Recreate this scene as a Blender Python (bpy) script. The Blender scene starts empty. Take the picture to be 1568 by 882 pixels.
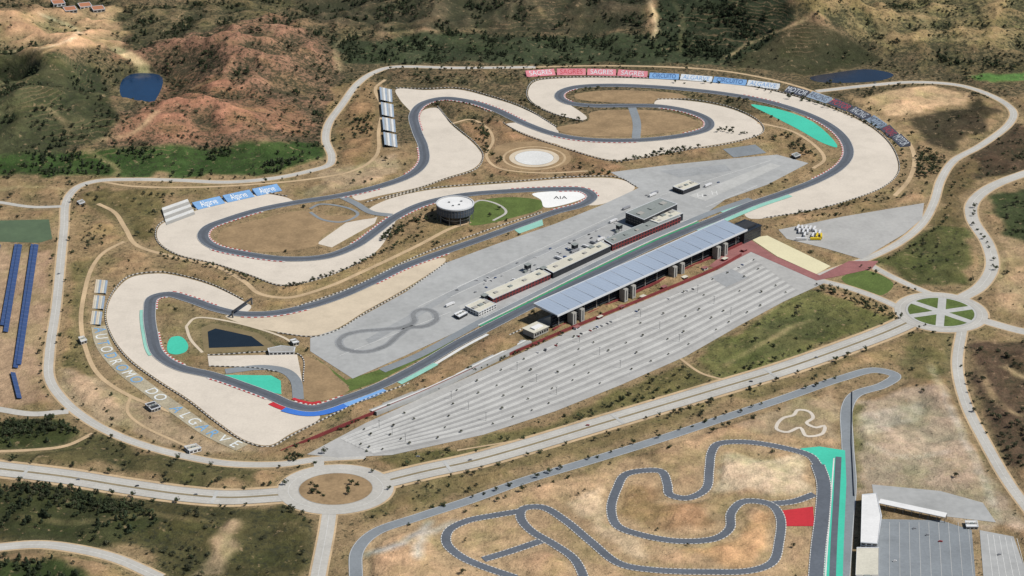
import bpy, math, random
import numpy as np
from mathutils import Vector, Matrix, geometry
random.seed(7); rng=np.random.default_rng(7)
pi=math.pi
T=math.tan(math.radians(14)); DEP=math.radians(25); D=2830.
CAM=(0.0,-D*math.cos(DEP),D*math.sin(DEP)); th=pi/2-DEP; S_,C_=math.sin(th),math.cos(th)
# ---- survey helpers: calibrated photograph coordinates -> metres on the ground
def G(px,py,z=0.0):
    x=(px-784)/784*T; y=(441-py)/784*T
    d=(x,y*C_+S_,y*S_-C_); t=(z-CAM[2])/d[2]
    return (CAM[0]+d[0]*t,CAM[1]+d[1]*t)
def apparent(x,y,z):
    t=CAM[2]/(CAM[2]-z)
    return CAM[0]+(x-CAM[0])*t, CAM[1]+(y-CAM[1])*t
def lin(c): 
    c=c/255.0
    return c/12.92 if c<=.04045 else ((c+.055)/1.055)**2.4
K=0.80
def C(r,g,b,k=None):
    k=K if k is None else k
    return (lin(r)*k,lin(g)*k,lin(b)*k,1)
scene=bpy.context.scene
col=scene.collection
# ---------------- materials
MATS={}
def mat(name,c,var=.10,scale=.02,fvar=.08,fscale=.5,rough=.9,metal=0,stripe=None,bump=0,rnd=0,spec=.2,stain=0):
    if name in MATS: return MATS[name]
    m=bpy.data.materials.new(name); m.use_nodes=True; nt=m.node_tree; N=nt.nodes; L=nt.links
    b=N['Principled BSDF']; b.inputs['Roughness'].default_value=rough; b.inputs['Metallic'].default_value=metal
    b.inputs['Specular IOR Level'].default_value=spec
    geo=N.new('ShaderNodeNewGeometry')
    def noise(s,d,lo,hi,a=.3,b_=.7):
        n=N.new('ShaderNodeTexNoise'); n.inputs['Scale'].default_value=s; n.inputs['Detail'].default_value=d
        n.inputs['Roughness'].default_value=.65
        L.new(geo.outputs['Position'],n.inputs['Vector'])
        r=N.new('ShaderNodeMapRange'); r.inputs['From Min'].default_value=a; r.inputs['From Max'].default_value=b_
        r.inputs['To Min'].default_value=lo; r.inputs['To Max'].default_value=hi
        L.new(n.outputs['Fac'],r.inputs['Value']); return r.outputs['Result'],n
    a,_=noise(scale,5,1-var,1+var); f,nf=noise(fscale,3,1-fvar,1+fvar)
    def mul(p,q):
        mu=N.new('ShaderNodeMath'); mu.operation='MULTIPLY'; L.new(p,mu.inputs[0]); L.new(q,mu.inputs[1]); return mu.outputs[0]
    out=mul(a,f)
    if stain:
        s_,_=noise(.035,6,1-stain,1.0,.38,.52); out=mul(out,s_)
    if rnd:
        oi=N.new('ShaderNodeObjectInfo'); r=N.new('ShaderNodeMapRange'); r.inputs['To Min'].default_value=1-rnd; r.inputs['To Max'].default_value=1+rnd
        L.new(oi.outputs['Random'],r.inputs['Value']); out=mul(out,r.outputs['Result'])
    vs=N.new('ShaderNodeVectorMath'); vs.operation='SCALE'
    if stripe:
        c2,period,duty,axis=stripe
        uv=N.new('ShaderNodeUVMap'); sx=N.new('ShaderNodeSeparateXYZ'); L.new(uv.outputs[0],sx.inputs[0])
        dv=N.new('ShaderNodeMath'); dv.operation='DIVIDE'; dv.inputs[1].default_value=period; L.new(sx.outputs[axis],dv.inputs[0])
        fr=N.new('ShaderNodeMath'); fr.operation='FRACT'; L.new(dv.outputs[0],fr.inputs[0])
        lt=N.new('ShaderNodeMath'); lt.operation='LESS_THAN'; lt.inputs[1].default_value=duty; L.new(fr.outputs[0],lt.inputs[0])
        mx=N.new('ShaderNodeMixRGB'); mx.inputs[1].default_value=c; mx.inputs[2].default_value=c2; L.new(lt.outputs[0],mx.inputs[0])
        L.new(mx.outputs[0],vs.inputs[0])
    else: vs.inputs[0].default_value=c[:3]
    L.new(out,vs.inputs['Scale']); L.new(vs.outputs[0],b.inputs['Base Color'])
    if bump:
        bp=N.new('ShaderNodeBump'); bp.inputs['Strength'].default_value=.6; bp.inputs['Distance'].default_value=bump
        L.new(nf.outputs['Fac'],bp.inputs['Height']); L.new(bp.outputs[0],b.inputs['Normal'])
    MATS[name]=m; return m
M_track=mat('track_asphalt',C(98,104,112),.13,.012,.10,.25,stain=.10)
M_grayroad=mat('service_asphalt',C(134,140,144),.12,.012,.08,.3,stain=.08)
M_road=mat('pale_road',C(186,183,175),.09,.015,.08,.3,stain=.08)
M_median=mat('median_strip',C(140,128,102),.15,.05,.1,.5)
M_dirt=mat('dirt_road',C(194,169,134),.18,.02,.12,.4,stain=.12)
M_gravel=mat('gravel',C(212,202,187),.07,.012,.06,.35,stain=.07)
M_gravel2=mat('gravel_tan',C(206,191,167),.09,.02,.05,.35,stain=.08)
M_brown=mat('dry_infield',C(154,130,98),.2,.03,.14,.25,stain=.15)
M_padd=mat('paddock_asphalt',C(170,171,169),.10,.008,.07,.12,stain=.09)
M_park=mat('car_park_asphalt',C(174,173,169),.10,.01,.07,.2,stain=.09)
M_pline=mat('pale_bay',C(190,189,184),.10,.02,.08,.3,stain=.08)
M_teal=mat('teal_paint',C(72,192,164),.07,.03,.06,.3)
M_tealc=mat('green_paint',C(60,150,110),.06,.03,.06,.3)
M_paleteal=mat('pale_teal_paint',C(145,196,180),.08,.03,.08,.3)
M_white=mat('white_paint',C(236,236,232),.04,.03,.05,.3)
M_line=mat('line_paint',C(214,214,210),.08,.03,.1,.3)
M_red=mat('red_paint',C(190,52,60),.08,.03,.08,.3)
M_blue=mat('blue_paint',C(66,118,200),.08,.03,.08,.3)
M_kerb=mat('kerb_red_white',C(180,70,68),.05,.03,.05,.3,stripe=(C(222,216,210),8,.48,0))
M_kerbw=mat('kerb_white_dark',C(220,218,212),.05,.03,.05,.3,stripe=(C(120,120,118),5,.4,0))
M_tyre=mat('tyre_barrier',C(78,78,76),.1,.03,.1,.3,stripe=(C(200,197,190),6.5,.45,0))
M_skid=mat('rubber_marks',C(126,128,129),.15,.03,.15,.3)
M_grass=mat('grass_green',C(90,106,54),.25,.05,.2,.4)
M_redwall=mat('red_wall',C(124,58,58),.2,.05,.1,.5)
M_redpave=mat('red_pavement',C(152,104,101),.14,.05,.12,.5,stain=.1)
M_roof=mat('metal_roof',C(160,173,189),.06,.01,.04,.4,rough=.45,metal=.1,stripe=(C(152,165,182),6,.15,0),spec=.4)
M_trim=mat('white_trim',C(202,205,208),.05,.1,.05,.5)
M_conc=mat('concrete',C(164,162,156),.1,.05,.1,.5)
M_dark=mat('dark_glass',C(36,40,46),.2,.1,.1,.5,rough=.25,spec=.5)
M_cladshade=mat('dark_cladding_and_shade',C(56,58,62),.15,.1,.1,.5)  # dark cladding; on the stands it also carries painted shade
M_cream=mat('cream_roof',C(206,202,186),.08,.04,.08,.4,stain=.06)
M_greyroof=mat('grey_roof',C(138,144,141),.1,.04,.08,.4)
M_whiteb=mat('white_render',C(224,224,222),.05,.04,.06,.4,stain=.06)
M_yel=mat('yellow_apron',C(218,210,174),.05,.04,.05,.4)
M_solar=mat('solar_glass',C(58,78,120),.1,.1,.05,.5,rough=.25,spec=.5,stripe=(C(96,108,136),12,.06,0))
M_steel=mat('steel',C(120,122,124),.1,.1,.05,.5,rough=.5)
M_trunk=mat('bark',(.09,.065,.045,1),.2,.5,.2,3)
def water(name,c):
    m=mat(name,c,.15,.02,.08,.1,rough=.14,spec=.4); return m
# ---------------- geometry helpers
LAY=[0]
def lay(z):      # tiny unique lift so no two sheets are ever coplanar
    LAY[0]=(LAY[0]+1)%14; return z+LAY[0]*.0045
def newobj(name,verts,faces,m,parent=None,uvs=None,smooth=False):
    me=bpy.data.meshes.new(name); me.from_pydata(verts,[],faces)
    if isinstance(m,(list,tuple)):
        for q in m: me.materials.append(q)
    else: me.materials.append(m)
    if uvs is not None:
        ul=me.uv_layers.new(name='UVMap'); vi=np.zeros(len(me.loops),dtype=np.int32); me.loops.foreach_get('vertex_index',vi)
        ul.data.foreach_set('uv',np.array(uvs,dtype=np.float32)[vi].ravel())
    if smooth: me.polygons.foreach_set('use_smooth',[True]*len(me.polygons))
    o=bpy.data.objects.new(name,me); col.objects.link(o)
    if parent: o.parent=parent
    return o
def empty(name):
    o=bpy.data.objects.new(name,None); col.objects.link(o); return o
def catmull(P,closed=False,n=10):
    P=[np.array(p,float) for p in P]; out=[]; m=len(P)
    rngi=range(m if closed else m-1)
    for i in rngi:
        if closed: p0,p1,p2,p3=P[(i-1)%m],P[i],P[(i+1)%m],P[(i+2)%m]
        else: p0,p1,p2,p3=P[max(i-1,0)],P[i],P[i+1],P[min(i+2,m-1)]
        def tj(ti,a,b): return ti+max(np.linalg.norm(b-a),1e-3)**.5
        t0=0;t1=tj(t0,p0,p1) if i>0 or closed else t0+1e-3+np.linalg.norm(p2-p1)**.5;t2=tj(t1,p1,p2);t3=tj(t2,p2,p3) if not(np.allclose(p2,p3)) else t2+(t2-t1)
        if np.allclose(p0,p1): p0=p1-(p2-p1)
        if np.allclose(p2,p3): p3=p2+(p2-p1)
        for k in range(n):
            t=t1+(t2-t1)*k/n
            A1=(t1-t)/(t1-t0)*p0+(t-t0)/(t1-t0)*p1; A2=(t2-t)/(t2-t1)*p1+(t-t1)/(t2-t1)*p2; A3=(t3-t)/(t3-t2)*p2+(t-t2)/(t3-t2)*p3
            B1=(t2-t)/(t2-t0)*A1+(t-t0)/(t2-t0)*A2; B2=(t3-t)/(t3-t1)*A2+(t-t1)/(t3-t1)*A3
            out.append((t2-t)/(t2-t1)*B1+(t-t1)/(t2-t1)*B2)
    if not closed: out.append(P[-1])
    return np.array(out)
def resample(P,step,closed=False):
    P=np.array(P)
    if closed: P=np.vstack([P,P[:1]])
    d=np.r_[0,np.cumsum(np.linalg.norm(np.diff(P,axis=0),axis=1))]
    n=max(2,int(d[-1]/step)+1); s=np.linspace(0,d[-1],n)
    Q=np.c_[np.interp(s,d,P[:,0]),np.interp(s,d,P[:,1])]
    return (Q[:-1] if closed else Q)
FOOT_R=[]; FOOT_P=[]
def line(pts,closed=False,smooth=True,step=4):
    w=[G(*p) for p in pts]
    if smooth: w=catmull(w,closed)
    return resample(w,step,closed)
def normals(Q,closed):
    if closed: t=np.roll(Q,-1,0)-np.roll(Q,1,0)
    else: t=np.gradient(Q,axis=0)
    t/=np.maximum(np.linalg.norm(t,axis=1,keepdims=True),1e-6)
    return np.c_[-t[:,1],t[:,0]]
def strip(name,Q,o1,o2,z,m,closed=False,parent=None):
    nn=normals(Q,closed); A=Q+nn*o1; B=Q+nn*o2; n=len(Q); z=lay(z)
    s=np.r_[0,np.cumsum(np.linalg.norm(np.diff(Q,axis=0),axis=1))]
    v=[(a[0],a[1],z) for a in A]+[(b[0],b[1],z) for b in B]
    uv=[(k,0) for k in s]+[(k,1) for k in s]
    f=[(i,n+i,n+i+1,i+1) for i in range(n-1)]
    if closed: f.append((n-1,2*n-1,n,0))
    if o1<o2: f=[q[::-1] for q in f]
    return newobj(name,v,f,m,parent,uv)
def ribbon(name,pts,width,z,m,closed=False,reg=True,smooth=True,step=4):
    Q=line(pts,closed,smooth,step)
    if reg: FOOT_R.append((Q,width/2))
    strip(name,Q,width/2,-width/2,z,m,closed); return Q
def wall(name,Q,h,t,m,z=0,closed=False,parent=None,off=0):
    nn=normals(Q,closed); n=len(Q); Q=Q+nn*off; v=[];uv=[]
    s=np.r_[0,np.cumsum(np.linalg.norm(np.diff(Q,axis=0),axis=1))]
    for i in range(n):
        a=Q[i]+nn[i]*t/2; b=Q[i]-nn[i]*t/2
        v+=[(a[0],a[1],z),(a[0],a[1],z+h),(b[0],b[1],z+h),(b[0],b[1],z)]; uv+=[(s[i],0),(s[i],1),(s[i],1),(s[i],0)]
    f=[]
    for i in range(n if closed else n-1):
        j=(i+1)%n
        for k in range(3): f.append((4*i+k,4*i+k+1,4*j+k+1,4*j+k))
    return newobj(name,v,f,m,parent,uv)
def poly(name,pts,z,m,smooth=True,reg=True,zz=0):
    w=[G(p[0],p[1],zz) for p in pts]; z=lay(z)
    Q=catmull(w,True,5) if smooth else np.array(w)
    if reg: FOOT_P.append(Q)
    v=[Vector((q[0],q[1],0)) for q in Q]
    tr=geometry.tessellate_polygon([v])
    V=[(q[0],q[1],z) for q in Q]; F=[]
    for t in tr:
        a,b,c=[V[i] for i in t]
        ar=(b[0]-a[0])*(c[1]-a[1])-(b[1]-a[1])*(c[0]-a[0])
        F.append(tuple(t) if ar>0 else tuple(t)[::-1])
    newobj(name,V,F,m); return Q
class Frame:
    def __init__(s,a,b,z=0,side=1):
        A=np.array(G(*a,z)); B=np.array(G(*b,z)); s.o=A; s.L=np.linalg.norm(B-A); s.u=(B-A)/s.L; s.v=np.array([-s.u[1],s.u[0]])*side
    def p(s,u,v,z): q=s.o+s.u*u+s.v*v; return (q[0],q[1],z)
    def box(s,bag,u0,u1,v0,v1,z0,z1,mi=0,zt=None):
        vs,fs,ms=bag; k=len(vs)
        zt=zt or (z1,z1)
        vs+= [s.p(u0,v0,z0),s.p(u1,v0,z0),s.p(u1,v1,z0),s.p(u0,v1,z0),s.p(u0,v0,zt[0]),s.p(u1,v0,zt[0]),s.p(u1,v1,zt[1]),s.p(u0,v1,zt[1])]
        for f in [(0,3,2,1),(4,5,6,7),(0,1,5,4),(1,2,6,5),(2,3,7,6),(3,0,4,7)]: fs.append(tuple(k+i for i in f)); ms.append(mi)
def bagobj(name,bag,mats,parent=None,uv=None):
    o=newobj(name,bag[0],bag[1],mats,parent); o.data.polygons.foreach_set('material_index',bag[2])
    import bmesh
    bm=bmesh.new(); bm.from_mesh(o.data); bmesh.ops.recalc_face_normals(bm,faces=bm.faces); bm.to_mesh(o.data); bm.free()
    if uv:
        ul=o.data.uv_layers.new(name='UVMap')
        for lp in o.data.loops: 
            co=o.data.vertices[lp.vertex_index].co; q=np.array([co.x,co.y])-uv.o; ul.data[lp.index].uv=(q@uv.u,q@uv.v)
    return o
Z1,Z2,Z3,Z4,Z5,Z6,Z7=.10,.20,.30,.40,.50,.60,.70
# ================= GRAVEL / RUN-OFF
TR=[(480,626),(530,611),(580,592),(640,562),(700,527),(740,506),(800,475),(900,424),(1000,376),(1060,350),(1100,334),(1150,313),(1200,296),(1250,277),(1285,257),(1299,238),(1295,217),(1275,196),(1240,177),(1190,160),(1130,147),(1060,138),(980,132),(920,131),(880,134),(860,141),(857,150),(872,158),(905,162),(960,162),(1010,163),(1055,171),(1084,184),(1083,197),(1050,207),(975,215),(900,214),(850,206),(800,188),(760,169),(720,156),(680,151),(650,158),(634,175),(638,200),(648,225),(648,250),(627,269),(580,286),(520,300),(450,311),(400,321),(350,336),(318,349),(311,364),(330,379),(380,390),(440,397),(500,393),(545,376),(575,355),(605,333),(650,312),(710,299),(780,293),(850,290),(892,291),(907,301),(893,313),(850,325),(800,343),(740,365),(680,386),(620,408),(570,432),(520,454),(470,470),(420,480),(370,481),(330,473),(290,459),(258,451),(235,456),(229,475),(232,510),(243,543),(275,563),(325,575),(375,592),(415,607),(445,620)]
GA=[(1150,335),(1240,322),(1300,306),(1350,287),(1373,266),(1373,243),(1355,213),(1320,187),(1270,165),(1210,146),(1150,133),(1080,126),(1000,121),(920,119),(860,120),(822,124),(809,138),(814,155),(845,172),(890,184),(899,181),(872,160),(857,149),(865,138),(900,132),(980,132),(1060,138),(1130,147),(1190,160),(1240,177),(1275,196),(1295,217),(1299,240),(1285,258),(1250,277),(1200,297),(1140,325)]
poly('gravel_trap',GA,Z1,M_gravel)
poly('gravel_trap',[(1007,153),(1060,155),(1120,167),(1160,187),(1166,203),(1125,216),(1040,230),(950,245),(930,244),(860,224),(800,203),(775,190),(800,188),(850,206),(900,214),(975,215),(1050,207),(1083,197),(1084,184),(1055,171),(1005,163)],Z1,M_gravel)
poly('gravel_trap',[(634,177),(628,170),(612,152),(608,136),(650,138),(700,137),(750,149),(800,166),(852,196),(853,206),(800,188),(760,169),(720,156),(680,151),(650,158)],Z1,M_gravel)
poly('gravel_trap',[(642,185),(650,168),(668,165),(690,190),(728,223),(738,240),(725,258),(680,273),(640,287),(580,300),(548,307),(540,298),(600,283),(635,266),(649,248),(648,225)],Z1,M_gravel)
GD=[(440,303),(400,297),(365,304),(320,316),(280,330),(248,343),(240,358),(247,374),(275,390),(330,403),(385,421),(432,436),(480,428),(530,410),(575,386),(600,350),(606,334),(575,355),(545,376),(500,393),(440,397),(380,390),(330,379),(311,364),(318,349),(350,336),(400,321),(450,311)]
poly('gravel_trap',GD,Z1,M_gravel)
poly('gravel_trap',[(485,373),(500,362),(530,341),(578,332),(574,342),(540,361),(508,379)],Z1+.02,M_gravel,smooth=False)
poly('gravel_trap',[(563,323),(590,307),(650,292),(730,284),(800,279),(880,273),(945,274),(972,286),(955,300),(915,314),(893,313),(907,301),(892,291),(850,290),(780,293),(710,299),(650,312),(605,328),(575,328)],Z1,M_gravel)
poly('gravel_trap',[(345,484),(372,480),(420,480),(470,470),(520,454),(570,432),(620,410),(680,395),(682,400),(640,430),(600,454),(560,476),(512,505),(480,514),(430,509),(375,497)],Z1,M_gravel2)
GG=[(385,470),(372,461),(330,440),(290,427),(245,419),(203,424),(178,444),(165,470),(164,492),(176,521),(200,550),(240,580),(290,612),(335,647),(380,676),(412,682),(445,664),(490,640),(475,626),(445,620),(415,607),(375,592),(325,575),(275,563),(243,543),(232,510),(229,475),(235,456),(258,451),(290,459),(330,473),(370,481)]
poly('gravel_trap',GG,Z1,M_gravel)
poly('gravel_trap',[(318,545),(455,543),(463,585),(455,592),(440,573),(390,562),(320,560)],Z1+.03,M_gravel,smooth=False)
# dry infields
poly('dry_infield',[(333,362),(350,348),(400,335),(460,323),(500,330),(555,330),(575,333),(530,341),(490,366),(485,376),(430,386),(380,384),(342,375)],Z2,M_brown)
poly('dry_infield',[(880,145),(920,139),(980,139),(1040,144),(1052,150),(1005,152),(1000,158),(920,156),(885,152)],Z2,M_brown)
poly('dry_infield',[(900,185),(905,172),(960,168),(1010,170),(1050,178),(1070,190),(1040,200),(970,209),(900,208),(862,203),(852,196)],Z2,M_brown)
poly('turf',[(725,312),(745,305),(790,302),(830,308),(828,320),(790,332),(750,342),(720,345)],Z1,M_grass)
poly('dry_infield',[(462,545),(500,560),(520,585),(535,598),(480,615),(462,605),(465,585)],Z2,M_brown)
poly('turf',[(480,545),(530,582),(600,560),(690,520),(700,524),(640,552),(580,584),(520,605),(535,592)],Z1,M_grass,smooth=False)
# ================= PADDOCK, PARKING
poly('paddock',[(475,518),(520,503),(562,480),(622,447),(685,402),(760,374),(850,343),(920,315),(978,288),(935,264),(1030,252),(1120,243),(1190,237),(1238,250),(1175,283),(1110,306),(1085,324),(1040,350),(900,413),(790,462),(740,486),(700,508),(620,545),(540,580),(475,538)],Z3,M_padd,smooth=False)
PK=[(470,696),(560,648),(640,612),(740,567),(870,508),(1000,455),(1100,413),(1150,385),(1240,425),(1266,432),(1200,462),(1130,500),(1050,546),(950,590),(850,630),(740,666),(600,697),(520,701)]
poly('car_park',PK,Z3,M_park,smooth=False)
poly('apron_pavement',[(1192,352),(1290,332),(1415,311),(1412,335),(1385,358),(1320,397),(1262,380),(1205,366)],Z3,M_park,smooth=False)
poly('helipad_apron',[(755,235),(765,222),(810,217),(850,220),(872,235),(868,252),(820,262),(775,257)],Z1,M_brown)
poly('yellow_apron',[(1148,365),(1175,361),(1272,408),(1250,420),(1190,393)],Z4,M_yel,smooth=False)
poly('red_pavement',[(1130,372),(1147,366),(1188,393),(1255,422),(1300,400),(1345,400),(1335,412),(1280,424),(1250,430),(1150,386),(1100,412),(1085,408)],Z4,M_redpave,smooth=False)
M_p2=mat('paddock_patch',C(157,159,159),.1,.02,.08,.2,stain=.1); M_p3=mat('paddock_pale',C(184,184,180),.08,.02,.08,.2,stain=.08)
poly('paddock_lane',[(700,470),(860,395),(1000,335),(1010,340),(870,402),(712,478)],Z3+.05,M_p3,smooth=False)
poly('paddock_lane',[(560,520),(640,475),(700,440),(880,362),(960,322),(965,326),(884,368),(704,447),(646,482),(566,528)],Z3+.05,M_p2,smooth=False)
poly('paddock_lane',[(1010,262),(1110,252),(1120,262),(1040,272)],Z3+.05,M_p2,smooth=False)
poly('paddock_lane',[(1055,300),(1180,250),(1196,254),(1080,308)],Z3+.05,M_p3,smooth=False)
poly('asphalt_patch',[(1088,425),(1120,412),(1145,425),(1112,440)],Z4+.05,M_p2,smooth=False)
for a_,b2 in (((700,440),(940,330)),((690,455),(930,345)),((640,470),(760,412)),((1010,300),(1180,246)),((1080,318),(1160,284)),((520,545),(690,478))):
    strip('paddock_line',line([a_,b2],smooth=False),.35,-.35,Z3+.14,M_line)
def disc(name,px,py,r,z,m,r0=0,n=48,parent=None):
    c=G(px,py); v=[];f=[]; z=lay(z)
    for i in range(n):
        a=2*pi*i/n; v.append((c[0]+r*math.cos(a),c[1]+r*math.sin(a),z))
    if r0:
        for i in range(n):
            a=2*pi*i/n; v.append((c[0]+r0*math.cos(a),c[1]+r0*math.sin(a),z))
        f=[(i,(i+1)%n,n+(i+1)%n,n+i) for i in range(n)]
    else: f=[tuple(range(n))]
    newobj(name,v,f,m,parent)
disc('helipad',818,242,31,Z4,M_line); disc('helipad_ring',818,242,40,Z3,M_gravel2,31.5); disc('helipad_ring',818,242,51,Z2+.05,M_dirt,47)
# ================= RACE TRACK
Q=ribbon('race_track',TR,17,Z5,M_track,closed=True)
TQ=Q
strip('racing_line',Q,2.6,-1.8,Z5+.07,mat('rubbered_asphalt',C(88,93,100),.12,.01,.1,.2),True)
strip('track_edge_line',Q,8.3,7.8,Z5+.08,M_line,True); strip('track_edge_line',Q,-7.8,-8.3,Z5+.08,M_line,True)
def kerb(a,b,side,m=M_kerb,o=8.6,w=2.1,name='kerb',z=Z5+.14):
    A=np.array(G(*a));B=np.array(G(*b)); i=int(np.argmin(((TQ-A)**2).sum(1))); j=int(np.argmin(((TQ-B)**2).sum(1)))
    if j<i: j+=len(TQ)
    R=TQ[[k%len(TQ) for k in range(i,j+1)]]
    if len(R)>3: strip(name,R,side*o,side*(o+w),z,m)
for a,b,s in [((1250,277),(1299,238),1),((1299,238),(1240,177),1),((1190,160),(1130,147),-1),((880,134),(872,158),1),((1010,163),(1083,197),-1),((1083,197),(1050,207),-1),((975,215),(850,206),1),((760,169),(650,158),1),((650,158),(638,200),1),((800,188),(720,156),-1),((648,225),(627,269),-1),((580,286),(520,300),1),((400,321),(311,364),1),((311,364),(380,390),1),((330,379),(440,397),-1),((545,376),(605,333),1),((605,333),(700,300),-1),((780,293),(907,301),1),((850,290),(907,301),-1),((907,301),(850,325),-1),((680,386),(570,432),1),((470,470),(370,481),1),((330,473),(258,451),-1),((258,451),(229,475),1),((232,510),(275,563),1),((325,575),(415,607),-1),((445,620),(530,611),1)]:
    kerb(a,b,s)
kerb((445,620),(520,615),-1,M_blue,8.8,11,'painted_runoff'); kerb((520,615),(580,592),-1,mat('light_blue_paint',C(120,165,215)),8.8,9,'painted_runoff'); kerb((425,612),(460,624),-1,M_red,8.8,8,'painted_runoff'); kerb((438,617),(500,622),1,M_red,11.4,5,'painted_runoff')
kerb((600,583),(655,553),-1,M_paleteal,9,8,'painted_runoff'); kerb((655,553),(735,508),-1,M_line,10,5,'painted_runoff')
kerb((229,475),(243,543),-1,M_paleteal,8.8,4,'painted_runoff'); kerb((1060,350),(1200,296),-1,M_paleteal,8.8,9,'painted_runoff')
ribbon('pit_lane',[(585,568),(640,545),(700,513),(740,491),(800,461),(900,411),(1000,363),(1060,338),(1100,322),(1150,305)],13,Z4+.03,M_grayroad)
P=line([(735,500),(800,468),(900,418),(1000,370),(1070,340)]); strip('green_strip',P,1.6,-1.6,Z5+.2,M_tealc)
wall('pit_wall',P,1.2,.5,M_whiteb,z=Z4,off=3.2)
P=line([(740,487),(800,457),(900,407),(1000,359),(1055,336)])
strip('pit_box_line',P,.3,-.3,Z4+.15,M_white)
poly('teal_runoff',[(1150,160),(1195,168),(1245,187),(1282,226),(1262,220),(1222,198),(1185,179)],Z2,M_teal)
poly('teal_runoff',[(262,517),(275,515),(288,528),(284,539),(270,543),(258,540)],Z2,M_teal)
poly('teal_runoff',[(335,574),(415,575),(430,583),(431,604),(400,598),(370,587)],Z2+.05,M_teal,smooth=False)
poly('teal_runoff',[(1095,322),(1122,311),(1150,316),(1120,330)],Z3+.05,M_paleteal,smooth=False)
poly('teal_runoff',[(222,495),(229,493),(234,530),(226,527)],Z2+.05,M_teal,smooth=False)
poly('painted_runoff',[(815,297),(850,293),(890,294),(897,301),(870,312),(835,318),(828,306)],Z2+.05,M_white)
poly('teal_runoff',[(785,350),(830,335),(832,345),(795,358)],Z3+.05,M_paleteal,smooth=False)
for pts,w in [([(345,569),(400,563),(435,568),(452,582),(457,612)],14),([(968,165),(975,188),(974,212)],14),([(520,300),(545,312),(570,326),(600,330)],12),([(475,320),(490,313),(530,318),(548,328),(525,340),(495,337),(475,325)],5),([(1115,235),(1165,228)],40)]:
    ribbon('link_road',pts,w,Z4+.02,M_grayroad)
Q=line([(528,514),(519,524),(528,535),(560,539),(590,530),(610,514),(628,502),(650,500),(668,490),(662,477),(645,474),(633,481),(634,493),(615,502),(585,505),(550,508)],closed=True)
strip('rubber_marks',Q,5.5,-5.5,Z3+.12,mat('rubber_marks_faint',C(148,150,151),.15,.03,.15,.3),True); strip('rubber_marks',Q,3.2,-3.4,Z3+.2,M_skid,True)
# ================= barriers
def barrier(pts,closed=False,h=1.2):
    wall('tyre_barrier',line(pts,closed),h,1.3,M_tyre,z=.0)
barrier([(1170,334),(1240,323),(1300,307),(1350,288),(1375,266),(1375,243),(1357,213),(1322,186),(1271,164),(1210,145),(1150,132),(1080,125),(1000,120),(920,118),(860,119),(820,123),(807,138),(812,156),(845,174),(893,186)])
barrier([(440,301),(400,295),(365,302),(320,314),(280,328),(246,342),(238,358),(245,375),(275,392),(330,405),(385,423),(432,438),(480,430),(530,412),(575,388)])
barrier([(372,459),(330,438),(290,425),(245,417),(201,422),(176,443),(163,470),(162,492),(174,522),(198,552),(238,582),(288,614),(333,649),(378,678),(412,685),(447,667),(490,645),(560,612),(640,582),(740,533),(800,504)])
barrier([(1007,152),(1060,153),(1120,165),(1162,186),(1168,203),(1125,218),(1040,232),(950,247),(930,246),(860,226),(800,205),(740,168)])
barrier([(670,163),(692,189),(730,222),(740,240),(727,260),(680,275),(640,289),(560,310)])
barrier([(606,135),(650,136),(700,135),(750,147),(800,164),(853,195)])
barrier([(590,305),(650,290),(730,282),(800,277),(880,271),(946,272),(974,286)])
barrier([(318,544),(455,542),(465,585)]); barrier([(320,561),(390,564),(425,570)])
barrier([(425,510),(480,516),(514,507),(562,478),(602,456),(642,432),(684,402)])
barrier([(455,470),(540,440),(640,392),(740,355),(830,325)])
# ================= ROADS
def road(pts,w,m=M_road,z=Z2,closed=False,name='road'): return ribbon(name,pts,w,z,m,closed)
def road2(pts,w):
    Q=road(pts,w)
    for s in (1,-1): strip('road_shoulder',Q,s*w/2,s*(w/2+2.2),Z1,M_dirt)
    strip('centre_line',Q,.2,-.2,Z2+.08,M_line); return Q
perim=[(820,103),(700,104),(600,103),(573,111),(549,127),(524,160),(503,190),(499,215),(508,240),(503,253),(470,263),(420,273),(350,279),(270,276),(200,275),(150,277),(122,285),(103,305),(98,350),(93,400),(86,470),(76,540),(76,580),(95,610),(130,640),(175,665),(230,685),(290,700),(350,710),(430,711),(490,703),(560,699)]
road2(perim,12)
road([(820,103),(900,101),(1000,102),(1100,108),(1190,124),(1250,142),(1290,160),(1340,185),(1385,212),(1400,240),(1392,275),(1370,300)],7,M_dirt)
road2([(1250,140),(1330,131),(1400,126),(1470,131),(1525,150),(1551,170),(1545,190),(1500,224),(1462,245),(1441,275),(1430,310),(1410,345),(1370,376),(1320,399),(1270,416),(1245,427)],12)
road2([(1600,255),(1520,285),(1490,310),(1489,335),(1513,375),(1519,410),(1500,440),(1475,455)],18)
road2([(1320,399),(1360,421),(1400,440),(1425,450)],11)
road2([(1245,427),(1300,441),(1350,459),(1390,478)],12)
road2([(1474,500),(1466,560),(1480,620),(1510,680),(1545,740),(1590,800)],13)
road2([(1495,488),(1568,508),(1640,520)],17)
DC=[(585,738),(650,722),(720,707),(800,685),(900,655),(1000,625),(1100,595),(1200,565),(1300,530),(1360,507),(1398,490)]
DL=[(440,757),(350,762),(280,757),(200,746),(100,730),(0,718),(-80,708)]
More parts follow.
